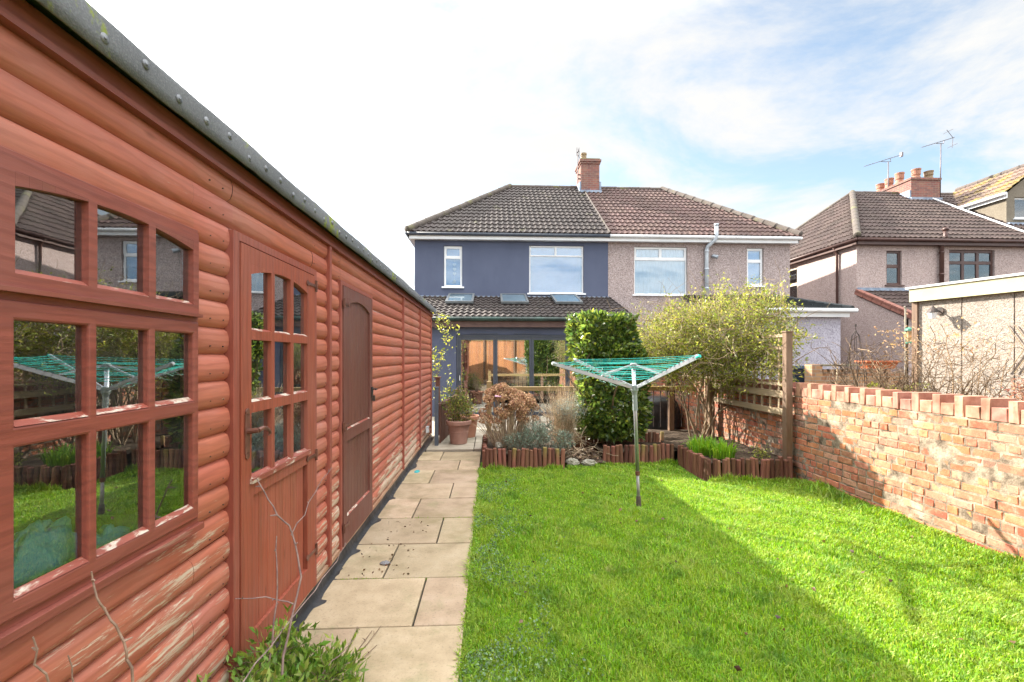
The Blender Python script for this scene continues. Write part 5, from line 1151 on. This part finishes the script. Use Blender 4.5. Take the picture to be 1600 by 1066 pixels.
E4 = [((.45,6.55,.32),(.22,.14,.11)),((.68,6.6,.40),(.2,.15,.14)),((.95,6.58,.33),(.22,.14,.12)),((.83,6.65,.42),(.15,.14,.13))]
s4, v4, t4 = twigcloud(E4, 520, .12, 11, .036, 5, -.3, aspect=.2, up=.7, lspread=.012); s4.build('stems', M['stem'], lv); mesh_np('foliage', v4, t4, leafmat('lavender_leaf', [(.12,.17,.13),(.19,.26,.20),(.28,.34,.28)], rough=.8, transl=.2), lv)
# dead stems lying in the gap
dsx = MB()
for k in range(26): dsx.tube(curve((rng.uniform(1.1,1.6),rng.uniform(6.6,7.2),rng.uniform(.1,.25)), (rng.normal(),rng.normal()*.5,.25), rng.uniform(.2,.5), 5, .3, -.05), .004, 4)
tag(dsx.build('dead_stems', M['palestem'], origin=(1.35,6.9,.05)), 'bare dead stems lying over the gap between the edged beds', 'stems', kind='stuff')
# ---- daffodil leaves
df_ = thing('daffodil_clump', 'bright green strap leaved daffodil clump in the corner bed', 'plant', (3.0,6.1,.22))
V = []; T_ = []; b0 = 0
for k in range(420):
    cx, cy = (2.93,6.2) if k % 2 else (3.08,5.95)
    a = rng.uniform(0,2*math.pi); rr = rng.uniform()**.5*.17; x = cx+rr*math.cos(a)*1.0; y = cy+rr*math.sin(a); h = rng.uniform(.15,.30); ln = rng.uniform(.02,.15)*(.4+rr*5); b = a+rng.normal()*.5
    dx, dy = math.cos(b), math.sin(b); px, py = -dy*.0075, dx*.0075; q = [(0,0),(.35,.12),(.7,.45),(1,1)]
    for i, (u, f) in enumerate(q):
        w_ = (1,1,.8,.1)[i]; zz = .21+h*(u if i < 3 else (1-.25*ln/h*2)); V += [(x+dx*ln*f-px*w_, y+dy*ln*f-py*w_, zz),(x+dx*ln*f+px*w_, y+dy*ln*f+py*w_, zz)]
    for i in range(3): T_ += [(b0+i*2,b0+i*2+1,b0+i*2+3),(b0+i*2,b0+i*2+3,b0+i*2+2)]
    b0 += 8
mesh_np('leaves', np.array(V), np.array(T_), leafmat('daffodil_leaf', [(.10,.26,.02),(.18,.36,.03),(.25,.42,.05)], rough=.4, transl=.45, var=.25), df_)
tag(df_, None, None)
E5 = [((3.55,5.78,.28),(.08,.06,.06))]; s5, v5, t5 = twigcloud(E5, 30, .08, 8, .03, 5, -1); sw_ = thing('small_weed', 'small yellow green weed at the right end of the corner bed', 'plant', (3.55,5.78,.2)); s5.build('stems', M['stem'], sw_); mesh_np('foliage', v5, t5, M['climb'], sw_)
# ---- covered barbecue
cv = MB(); vs = []; fs = []; nn_ = 34
for i in range(nn_+1):
    for j in range(nn_*2):
        th = math.pi*i/nn_; ph = math.pi*j/nn_; d = Vector((math.sin(th)*math.cos(ph), math.sin(th)*math.sin(ph), math.cos(th))); k = (abs(d.x)**5+abs(d.y)**5+abs(d.z)**5)**-.2
        f_ = 1+.10*mnoise.noise(Vector((math.cos(ph)*3, math.sin(ph)*3, d.z*.8)))+.06*mnoise.noise(d*7); dr_z = max(0, .3-d.z*k)
        vs.append((3.36+d.x*k*.50*f_*(1+.10*dr_z*math.sin(ph*9)), 9.3+d.y*k*.34*f_, .36+d.z*k*.33+.05*math.sin(d.x*3+1)*(d.z > .3)))
for i in range(nn_):
    for j in range(nn_*2): fs.append((i*nn_*2+j, (i+1)*nn_*2+j, (i+1)*nn_*2+(j+1) % (nn_*2), i*nn_*2+(j+1) % (nn_*2)))
cv.add(vs, fs)
tag(cv.build('covered_barbecue', simple('black_cover',(.012,.013,.016),(.03,.032,.038),4,rough=.33,bump=.5,bs=10,bd=.03), smooth=True), 'barbecue under a shiny black cover behind the metal railing bars', 'barbecue')
# ---- plant pots
M['terra'] = simple('terracotta', (.27,.145,.115), (.37,.215,.175), 5, rough=.8, bump=.15, island=0)
M['terra2'] = simple('warm_terracotta', (.34,.15,.095), (.42,.21,.14), 5, rough=.7, bump=.15)
def pot(name, label, x, y, r, h, mt_, z=.05):
    t = thing(name, label, 'plant pot', (x,y,z), 'terracotta pots beside the path')
    b = MB(); b.lathe((x,y,z), [(r*.66,0),(r*.74,h*.3),(r*.80,h*.5),(r*.82,h*.52),(r*.80,h*.54),(r*.90,h*.82),(r*1.02,h*.83),(r*1.04,h*.97),(r*1.0,h),(r*.92,h),(r*.90,h*.9)], 32); b.build('pot', mt_, t, smooth=False)
    MB().lathe((x,y,z+h*.86), [(r*.9,0),(r*.9,.01)], 24).build('soil', M['soil'], t); return t
pot('plant_pot', 'dusty pink terracotta pot with a bushy green plant at the path fence', -.55, 7.98, .215, .40, M['terra'])
pot('plant_pot', 'orange terracotta pot standing behind the leafy pot on the path', -.42, 8.62, .21, .40, M['terra2'])
pl_ = thing('potted_shrub', 'leafy green and brown potted shrub growing in the front terracotta pot', 'plant', (-.55,7.98,.42))
E6 = [((-.55,7.98,.68),(.18,.18,.20)),((-.46,8.0,.60),(.15,.15,.15)),((-.60,8.0,.84),(.12,.12,.12))]
s6, v6, t6 = twigcloud(E6, 210, .16, 9, .04, 6, -.3, up=.4); s6.build('stems', M['stem'], pl_); mesh_np('foliage', v6, t6, leafmat('pot_plant_leaf', [(.06,.12,.02),(.12,.2,.03),(.25,.26,.05),(.2,.1,.05)]), pl_)
st = MB()
for k in range(26): st.tube(curve((-.42+rng.uniform(-.05,.05),8.62+rng.uniform(-.05,.05),.4), (rng.normal()*.3,rng.normal()*.3,1), rng.uniform(.3,.6), 5, .15), .003, 4)
so_ = thing('dry_potted_stems', 'thin dry brown stems rising from the rear terracotta pot', 'plant', (-.42,8.62,.4)); st.build('stems', M['stem'], so_)
P = rng.normal(size=(90,3))*np.array((.11,.1,.13))+np.array((-.44,8.6,.78)); v, t = leafcloud(P, .035, .6); mesh_np('dry_leaves', v, t, M['deadleaf'], so_)
# ---- foreground weed bush at the foot of the shed, with bare twigs
wb_ = thing('weed_bush', 'leafy green weeds with bare twigs at the foot of the red glazed shed door', 'shrub', (-.8,1.9,0))
E7 = [((-.93,1.93,.16),(.13,.20,.17)),((-.90,1.72,.15),(.16,.14,.14)),((-.80,2.02,.10),(.14,.16,.12)),((-.98,2.1,.13),(.08,.12,.14))]
s7, v7, t7 = twigcloud(E7, 520, .14, 11, .042, 7, -.25, up=.55, aspect=.36, lspread=.012, r0=.002); s7.build('stems', M['stem'], wb_)
mesh_np('foliage', v7, t7, leafmat('weed_leaf', [(.07,.15,.02),(.12,.24,.03),(.2,.32,.05),(.28,.32,.08)], var=.3), wb_)
V, T_ = [], []; gb_ = 0
vv, tt = blades(700, (-.86,-.60), (1.75,2.2), .08, .20, 1, wd=.0030, lean=.9); vv[:,2] += .01
mesh_np('grass_tufts', vv, tt, leafmat('tuft', [(.06,.15,.015),(.12,.25,.02),(.2,.3,.05)], var=.3), wb_)
def barestem(b, pts, r, side=8):
    pts = [Vector(p) for p in pts]; f = []
    for i in range(len(pts)-1):
        for j in range(4): u = j/4; p = pts[i].lerp(pts[i+1], u); f.append(p+Vector(rng.normal(size=3)*.003))
    f.append(pts[-1]); n = len(f); b.tube(f, [r*(1-.6*i/n) for i in range(n)], 6)
    for i in range(3, n, 4): b.tube([f[i], f[i]+Vector(rng.normal(size=3)*.008)+Vector((0,0,.006))], [r*.9, r*.35], 5)
b = MB()
barestem(b, [(-.86,1.80,.10),(-.82,1.86,.35),(-.80,1.96,.62),(-.84,1.98,.80),(-.90,1.93,.93),(-.96,1.92,1.05)], .0052)
barestem(b, [(-.84,1.96,.80),(-.78,2.06,.95),(-.73,2.14,1.04)], .0025)
barestem(b, [(-.88,1.80,.10),(-.87,1.84,.35),(-.86,1.88,.62),(-.87,1.90,.82)], .0045)
barestem(b, [(-.81,1.93,.52),(-.90,1.88,.58),(-.98,1.80,.62)], .003)
barestem(b, [(-.84,1.5,.05),(-.86,1.52,.22),(-.95,1.46,.34),(-1.02,1.40,.42)], .0045)
barestem(b, [(-.95,1.46,.34),(-.86,1.62,.42),(-.78,1.85,.52),(-.7,2.05,.62),(-.66,2.12,.70)], .0030)
barestem(b, [(-.80,1.9,.1),(-.68,2.0,.24),(-.6,2.05,.3)], .003)
b.build('bare_twigs', simple('grey_brown_twig',(.16,.11,.11),(.30,.22,.20),30,rough=.8,bump=.2), wb_)
b = MB()
barestem(b, [(-.90,1.22,.0),(-.905,1.21,.5),(-.91,1.20,.76),(-.925,1.18,.86),(-.95,1.155,.95),(-.965,1.15,1.03)], .0045)
tw = thing('bare_sapling', 'thin bare sapling stems standing against the shed below its window', 'sapling', (-.93,1.25,0))
barestem(b, [(-.905,1.21,.3),(-.95,1.12,.55),(-.985,1.06,.82),(-.995,1.04,.94)], .0042); barestem(b, [(-.95,1.12,.55),(-.965,1.12,.75),(-.975,1.10,.86)], .0032)
b.build('stems', simple('twig_bark',(.18,.12,.09),(.34,.24,.18),30,rough=.8,bump=.2), tw)
b = MB()
for a, c_ in (((-.72,2.25,.02),(-.66,2.58,.02)),((-.69,2.3,.02),(-.62,2.62,.022)),((-.70,2.2,.02),(-.6,2.45,.02))): barestem(b, [a, c_], .003)
tag(b.build('twig_litter', M['stem']), 'dark broken twigs lying on the nearest path slab', 'twigs')
# ---- neighbour's bare shrubs
bs_ = thing('bare_shrub', 'leafless pale brown shrub in front of the concrete garage wall', 'shrub', (5.6,5.7,0))
st = MB()
for k in range(70):
    x = rng.uniform(5.25,6.0); y = 5.95-(x-5.25)*.9+rng.uniform(-.2,.25); pts = curve((x,y,.5), (rng.normal()*.28,rng.normal()*.28,1), rng.uniform(.8,1.45), 8, .14)
    r_ = rng.uniform(.007,.015); st.tube(pts, [r_*(1-.1*i) for i in range(9)], 4)
    for _ in range(7): j = rng.integers(2,9); st.tube(curve(pts[j], (rng.normal(),rng.normal(),.7), rng.uniform(.1,.32), 4, .3), .0038, 3, cap=False)
for k in range(380):
    x = rng.uniform(5.2,6.1); y = 5.95-(x-5.2)*.9+rng.uniform(-.25,.3); st.tube(curve((x,y,rng.uniform(.7,1.75)), (rng.normal(),rng.normal(),.5), rng.uniform(.1,.3), 4, .4), .0030, 3, cap=False)
st.build('branches', simple('tan_stem',(.17,.11,.065),(.33,.23,.14),12,rough=.9,bump=0,island=.3), bs_)
P = np.stack([rng.uniform(5.25,6.0,240), np.zeros(240), rng.normal(1.78,.12,240)],1); P[:,1] = 5.95-(P[:,0]-5.25)*.9+rng.uniform(-.2,.2,240); v, t = leafcloud(P, .035, .7); mesh_np('foliage', v, t, leafmat('dry_head',[(.4,.26,.12),(.55,.38,.2)]), bs_)  # dry seed heads on the upper twigs, not leaves
bt = thing('bare_tree', 'small leafless dark tree in front of the buff brick terrace wall', 'tree', (6.5,8.35,0)); st = MB()
tr_ = curve((6.62,8.3,.3), (-.25,0,1), 1.1, 6, .12); st.tube(tr_, [.03,.028,.024,.02,.016,.013,.01], 7); st.build('trunk', M['palestem'], bt); st = MB()
for k in range(34): j = rng.integers(3,7); p = curve(tr_[j], (rng.normal(),rng.normal()*.4,.55), rng.uniform(.25,.6), 6, .3); st.tube(p, [.008,.007,.006,.005,.004,.003,.002], 4)
st.build('branches', M['stem'], bt)
ob = thing('garden_obelisk', 'thin wire obelisk wrapped in bare climber stems by the pink side wall', 'obelisk', (6.83,8.2,.4)); b = MB()
for a in range(6): an = a*math.pi/3; b.tube([(6.83+.20*math.cos(an),8.2+.20*math.sin(an),.4),(6.83+.17*math.cos(an),8.2+.17*math.sin(an),1.25),(6.83+.06*math.cos(an),8.2+.06*math.sin(an),1.95),(6.83,8.2,2.05),(6.83,8.2,2.14)], .006, 5)
for z, r_ in ((.8,.19),(1.25,.17),(1.65,.11)): b.tube([(6.83+r_*math.cos(i*math.pi/8),8.2+r_*math.sin(i*math.pi/8),z) for i in range(17)], .005, 5)
b.tube([(6.83,8.2,2.12),(6.83,8.2,2.165)], .016, 8); b.build('frame', M['iron'], ob); st = MB()
for k in range(60): a = rng.uniform(0,6.28); st.tube(curve((6.83+.18*math.cos(a),8.2+.18*math.sin(a),rng.uniform(.5,1.3)), (-math.cos(a)*.3+rng.normal()*.3,-math.sin(a)*.3,1), rng.uniform(.2,.7), 6, .25), .004, 4)
st.build('dry_stems', M['stem'], ob)
lh = thing('low_box_hedge', 'low clipped yellow green box hedge just beyond the brick wall', 'hedge', (6.1,6.45,.6)); P, D = boxleaves(3000, (6.05,6.5,.93), (.36,.22,.22), .25); v, t = leafcloud(np.array(P), .026, .6, dirs=np.array(D)*.5); mesh_np('foliage', v, t, leafmat('box_leaf',[(.12,.16,.02),(.25,.28,.04),(.35,.33,.06)]), lh)
rs = thing('russet_shrub', 'small russet brown shrub at the right edge above the brick wall', 'shrub', (5.0,3.95,.6)); s8, v8, t8 = twigcloud([((5.02,3.9,1.12),(.22,.2,.2))], 260, .14, 7, .03, 8, -.4); s8.build('stems', M['stem'], rs); mesh_np('foliage', v8, t8, leafmat('russet_leaf',[(.22,.09,.05),(.32,.16,.09),(.4,.24,.15)]), rs)
# ---- green hedge behind the camera, mirrored in the glass
hb = thing('tall_hedge', 'tall green hedge at the garden end, mirrored in the patio doors', 'hedge', (2.6,-2.7,0)); P, D = boxleaves(5200, (3.0,-2.75,1.5), (.9,.35,1.6), .2); v, t = leafcloud(np.array(P), .13, .55, dirs=np.array(D)*.5); mesh_np('foliage', v, t, M['laurel'], hb)
st = MB()
for k in range(8): st.tube(curve((2.4+k*.17,-2.75,0), (0,0,1), 2.2, 6, .1), .02, 6)
st.build('stems', M['stem'], hb)
